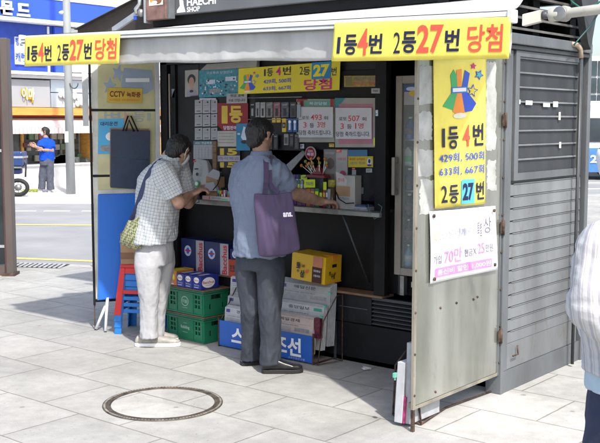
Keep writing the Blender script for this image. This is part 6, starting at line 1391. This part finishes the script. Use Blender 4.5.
m_.hexa([(BX+.05, YA, 1.70), (BX+.05, YEND, 1.70), (BX+1.0, YEND, 1.50), (BX+1.0, YA, 1.50), (BX+.05, YA, 1.76), (BX+.05, YEND, 1.76), (BX+1.0, YEND, 1.53), (BX+1.0, YA, 1.53)], CW)
m_.box(BX+.99, BX+1.0, YA, YEND, 1.36, 1.499, AWR); m_.box(BX+.06, BX+.2, YA, YEND, 1.762, 1.79, M('red_trim', (.5, .06, .05))); m_.build('shop_awning', bl)
# shop front: dark glass with goods, low white wall
SHG = M('shop_glass', (.07, .075, .07), .12, var=.5, vs=3)
m_ = MB(); fbz(m_, ya(14)-2, ya(77), .58, 1.72, .0, .05, SHG); m_.build('shop_window', bl)
m_ = MB()
for px in (18.5, 39.5, 57, 66): fbz(m_, ya(px), ya(px)+.07, .58, 1.7, .051, .1, ORW if px == 18.5 else GREYL)
m_.build_each('window_frame', bl)
m_ = MB(); random.seed(21)
goods = [(.20, .19, .15), (.3, .28, .2), (.12, .2, .1), (.35, .3, .25), (.08, .08, .08), (.3, .1, .08), (.25, .3, .32)]
for r_ in range(4):
    yy = ya(19)
    while yy < ya(76):
        w_ = random.uniform(.08, .22); h_ = random.uniform(.1, .2); c_ = random.choice(goods); z = .66+r_*.27
        if random.random() < .8: m_.box(BX+.06, BX+.12, yy, yy+w_, z, z+h_, M('goods_%d' % goods.index(c_), c_))
        yy += w_+.03
tag(m_, None) if False else None
m_.build('window_display', bl)
m_ = MB(); fbox(m_, 20, 143, 37, 147, .13, .16, M('maroon_sign', (.12, .02, .02))); a_ = m_.build('name_strip', bl); m_ = MB(); ftext(m_, '커피 음료', 25, fx(25, 144).z, 34, fx(25, 146.4).z, .165, PLI, .02); m_.build('lettering', a_, recalc=False)
m_ = MB(); fbox(m_, 52, 157, 68, 169, .2, .24, M('maroon_sign', (.12, .02, .02))); a_ = m_.build('menu_board', bl); m_ = MB()
for i in range(4): fbox(m_, 54+i*3.6, 164, 56+i*3.6, 168, .242, .25, PLI)
ftext(m_, '아이스크림', 54, fx(54, 160).z, 66, fx(54, 162).z, .245, PLI, .02); m_.build('lettering', a_, recalc=False)
LW_ = M('white_low_wall', (.62, .62, .6), .8, var=.08)
m_ = MB(); m_.box(BX+.02, BX+.5, ya(-50), YEND, 0.03, .565, LW_); m_.box(BX+.02, BX+.55, ya(-50), YEND, .566, .60, PW); m_.build('low_wall', bl)
m_ = MB(); m_.box(BX+.501, BX+.53, ya(33), ya(40), .27, .42, M('grey_plate', (.4, .42, .42))); m_.build('wall_plate', bl)
m_ = MB(); m_.box(BX+.02, BX+.9, ya(79), ya(79)+3.2, .605, 1.69, ORW); m_.box(BX+.9, BX+.94, ya(79)-.06, ya(79)+.04, .605, 1.69, M('dark_timber', (.12, .07, .03))); m_.box(BX+.901, BX+.93, ya(87), ya(87)+.6, .75, 1.2, SKYB); m_.build('timber_pier', bl)
m_ = MB(); random.seed(8)
for i in range(14): a = random.uniform(ya(40), ya(75)); m_.box(BX+.15, BX+.4, a, a+.2, .601, .601+random.uniform(.08, .22), M('shelf_goods', (.2, .24, .22), .6, var=.6, vs=12))
m_.build('ledge_goods', bl)
# pale building behind
pb = thing('office_building', 'pale grey-blue office block rising behind the blue sign', 'building', (BX-16, 18, 0))
m_ = MB(); PBW = M('pale_blue_grey_wall', (.42, .46, .54), .7, var=.06); m_.box(BX-20, BX-9, -6, 34, 0, 16, PBW); m_.build('wall', pb)
m_ = MB()
for i in range(14):
    for j in range(4): m_.box(BX-8.99, BX-8.93, -5+i*2.8, -5+i*2.8+1.7, 5.4+j*2.7, 7.0+j*2.7, M('window_blue', (.2, .26, .36), .15))
m_.build_each('window', pb)
# lamp pole
pc = PZ(71, 194, .03)
lp = thing('street_lamp', 'tall grey street lamp pole with a white lamp arm across the road', 'street lamp', pc)
GPL = M('grey_pole_paint', (.30, .32, .32), .5, var=.15, vs=3, dirt=.3, stretch=(1, 1, .3))
m_ = MB(); m_.tube([pc, pc+ZV*3.2, pc+ZV*9], [.105, .085, .07], GPL, 16); m_.build('pole', lp)
m_ = MB(); a = pc+ZV*(fx(70, 15).z*0+4.05); t_ = PD(64, 12.5, (pc-CAM).dot(FH)); j_ = PD(70, 15.5, (pc-CAM).dot(FH)); m_.tube([j_, t_+RV*.05-ZV*.0], .02, GPL, 8); m_.ball(t_, (.12, .06, .045), WPL, 14, (RV, FH, ZV)); m_.build('lamp_head', lp)
m_ = MB(); p = PD(74, 83, (pc-CAM).dot(FH)-.1); m_.loft([[p+RV*(.09*math.cos(t)+0)+ZV*(.12*math.sin(t))+FH*(.0)+RV*.012*math.cos(u)*math.cos(t)+ZV*.012*math.cos(u)*math.sin(t)+FH*.012*math.sin(u) for u in [2*math.pi*i/6 for i in range(6)]] for t in [math.pi+math.pi*k/10 for k in range(11)]], CHAR); m_.build('clamp_ring', lp)
m_ = MB(); p = PD(66.5, 137, (pc-CAM).dot(FH)-.11); m_.box(p.x, p.x+.02, p.y-.05, p.y+.05, p.z-.12, p.z+.12, WPL); m_.build('notice', lp)
# motorcycle seen from behind the shelter
dM = 21.2
def Mo(px, py, d=dM): return PD(px, py, d)
mo = thing('delivery_motorbike', 'blue delivery motorbike with chrome trim parked across the road', 'motorbike', (Mo(12, 186).x, Mo(12, 186).y, .03))
MBL = M('bike_blue_paint', (.02, .05, .16), .25, var=.1)
def pxbox(mb, x0, y0, x1, y1, w_, m, d=dM):
    a, b = Mo(x0, y1, d), Mo(x1, y0, d); c_, e_ = a, Mo(x1, y1, d)
    mb.hexa([c_-FH*w_/2, e_-FH*w_/2, e_+FH*w_/2, c_+FH*w_/2, V((c_.x, c_.y, b.z))-FH*w_/2, V((e_.x, e_.y, b.z))-FH*w_/2, V((e_.x, e_.y, b.z))+FH*w_/2, V((c_.x, c_.y, b.z))+FH*w_/2], m)
m_ = MB(); pxbox(m_, 2, 151.5, 25, 166, .42, MBL); m_.build('cargo_box', mo, bevel=.03)
m_ = MB(); pxbox(m_, 1, 156, 25.4, 158, .43, ALU); pxbox(m_, 4, 166.3, 24, 168, .4, STEEL); m_.build('chrome_trim', mo, bevel=.005)
m_ = MB(); pxbox(m_, -18, 158, 1, 168, .22, M('bike_seat_black', (.02, .02, .02), .5)); pxbox(m_, -20, 168.2, 22, 174, .2, MBL); m_.build('body', mo, bevel=.04)
for px in (18, -26):
    c_ = Mo(px, 179.5); wz_ = MB(); rr_ = .2; c_.z = .03+rr_
    rings = [[c_+RV*((rr_+.045*math.cos(u))*math.cos(t))+ZV*((rr_-.045+.045*math.cos(u))*math.sin(t))+FH*.05*math.sin(u) for u in [2*math.pi*i/8 for i in range(8)]] for t in [2*math.pi*k/24 for k in range(24)]]
    wz_.loft(rings, RUBBER, closed=True); wo = wz_.build('wheel', mo); wz_ = MB(); wz_.cyl(c_-FH*.04, c_+FH*.04, .07, STEEL); 
    for k_ in range(8): wz_.cyl(c_, c_+(RV*math.cos(k_*.785)+ZV*math.sin(k_*.785))*(rr_-.05), .008, ALU, 6)
    wz_.build('rim', wo)
m_ = MB(); m_.tube([Mo(-20, 168), Mo(-25, 156), Mo(-22, 150)], .03, STEEL); m_.tube([Mo(-22, 150)-FH*.3, Mo(-22, 150)+FH*.3], .018, BLACK); m_.tube([Mo(24, 158), Mo(26, 165), Mo(25.5, 177)], .02, CHAR, 6); m_.build('handlebar', mo)
m_ = MB(); random.seed(4); p = PZ(30, 192, .03)
YG = M('yellow_green_leaves', (.35, .42, .03), .7, var=.4, vs=30)
for i in range(60):
    c_ = p+RV*random.uniform(-.16, .16)+FH*random.uniform(-.1, .1); m_.add([c_, c_+V((.03, .02, .05)), c_+V((-.02, .03, .06)), c_+V((0, 0, .07))], [(0, 1, 3), (0, 3, 2)], YG)
tag(m_.build('fallen_sprig', recalc=False), 'small yellow-green sprig lying on the far pavement', 'plant')

# shelter post at the left edge
shl = thing('bus_shelter', 'brown metal shelter post with dark glass at the left edge of the photo', 'shelter', PZ(8, 277))
POST = M('brown_grey_post', (.12, .095, .085), .45, metal=.3, var=.2, vs=3, dirt=.3, stretch=(1, 1, .3)); ds = 10.53
def Sx(px, z, d=ds): p = PD(px, 200, d); return V((p.x, p.y, z))
def sbox(mb, x0, x1, z0, z1, w_, m, d=ds):
    a, b = Sx(x0, 0, d), Sx(x1, 0, d); L = [a-FH*w_/2, b-FH*w_/2, b+FH*w_/2, a+FH*w_/2]
    mb.hexa([V((p.x, p.y, z0)) for p in L]+[V((p.x, p.y, z1)) for p in L], m)
m_ = MB(); sbox(m_, 6.2, 13.2, .0, 2.53, .14, POST); sbox(m_, 4.2, 6.1, .0, 2.52, .10, M('red_brown_trim', (.07, .03, .025), .5)); m_.build('post', shl, bevel=.006)
m_ = MB(); sbox(m_, 2.0, 15, .0, .03, .2, RUST); m_.build('base_plate', shl)
m_ = MB(); sbox(m_, -200, 4.1, .12, 2.40, .03, M('dark_shelter_glass', (.02, .028, .03), .08, var=.4, vs=2)); m_.build('glass_panel', shl)
m_ = MB(); sbox(m_, -200, 4.1, 2.41, 2.52, .12, POST); sbox(m_, -200, 4.1, .0, .11, .1, POST); sbox(m_, -200, -193, .0, 2.4, .14, POST); m_.build('rail', shl)
m_ = MB(); sbox(m_, -120, 3.6, 1.33, 1.36, .05, ALU); sbox(m_, -30, 3.6, .30, .33, .05, ALU); sbox(m_, -70, 3, 2.15, 2.25, .045, GREYL); m_.build('handrail', shl)

# ================================================================== far right: building and bus
fb = thing('glass_office', 'distant office building with a grid of green-grey windows beyond the bus', 'building', PD(620, 120, 70))
def Fx(px, z, d): p = PD(px, 200, d); return V((p.x, p.y, z))
def rbox(mb, x0, x1, z0, z1, d, w_, m):
    a, b = Fx(x0, 0, d), Fx(x1, 0, d); L = [a, b, b+FH*w_, a+FH*w_]
    mb.hexa([V((p.x, p.y, z0)) for p in L]+[V((p.x, p.y, z1)) for p in L], m)
zt = lambda py, d: PD(600, py, d).z
m_ = MB(); rbox(m_, 540, 760, 0, zt(56, 70), 70, 10, M('pale_concrete', (.5, .52, .54), .8)); m_.build('wall', fb)
m_ = MB(); OG = M('office_glass', (.06, .085, .095), .3, var=.4, vs=.3, spec=.2)
for i in range(18):
    for j in range(4): rbox(m_, 588+i*6.4, 588+i*6.4+5.2, zt(76+j*17, 70), zt(61+j*17, 70), 69.9, .09, OG)
m_.build_each('window', fb)
m_ = MB(); rbox(m_, 587, 596, zt(113, 66), zt(105, 66), 66, .5, M('street_sign_blue', (.05, .2, .5))); rbox(m_, 590, 591, 0, zt(113, 66), 66.1, .2, GPL); tag(m_.build('blue_sign'), 'small blue sign beyond the bus at the right edge', 'sign')
dS = 29.5
bus = thing('city_bus', 'white and blue city bus passing behind the kiosk at the right edge', 'bus', Fx(640, ZR, dS))
WB = M('bus_white', (.62, .66, .7), .3, var=.05); BBL = M('bus_blue', (.05, .17, .42), .3, var=.1); BGL = M('bus_glass', (.03, .045, .06), .3, var=.4, vs=1)
zb3 = lambda py: PD(600, py, dS).z
m_ = MB(); rbox(m_, 578, 830, .12, zb3(101), dS, 2.4, WB); m_.build('body', bus, bevel=.12)
m_ = MB(); rbox(m_, 577.5, 831, zb3(172), zb3(148), dS-.03, .02, BBL); m_.prism([Fx(578, zb3(101), dS-.04), Fx(600, zb3(147.5), dS-.04), Fx(650, zb3(147.5), dS-.04), Fx(610, zb3(101), dS-.04)], FH*.02, BBL) if False else None; m_.build('blue_stripe', bus)
m_ = MB()
for i in range(7): rbox(m_, 583+i*34, 583+i*34+31, zb3(142), zb3(118), dS-.035, .03, BGL)
m_.build_each('window', bus)
l = MB(); q = [Fx(589, zb3(155), dS-.05), Fx(607, zb3(155), dS-.05), Fx(607, zb3(163), dS-.05), Fx(589, zb3(163), dS-.05)]; prints(l, q, [('t', '271', 0, 0, 1, 1, WHT, .03)], -FH, off0=.005); l.build('lettering', bus, recalc=False)
for px in (612, 770):
    c_ = Fx(px, ZR+.46, dS-.02); m_ = MB(); m_.cyl(c_, c_+FH*.3, .46, RUBBER, 24); wo = m_.build('wheel', bus); m_ = MB(); m_.cyl(c_-FH*.02, c_-FH*.001, .26, ALU, 20); m_.build('rim', wo)
if 'TS' in globals(): bpy.data.scenes.remove(TS)
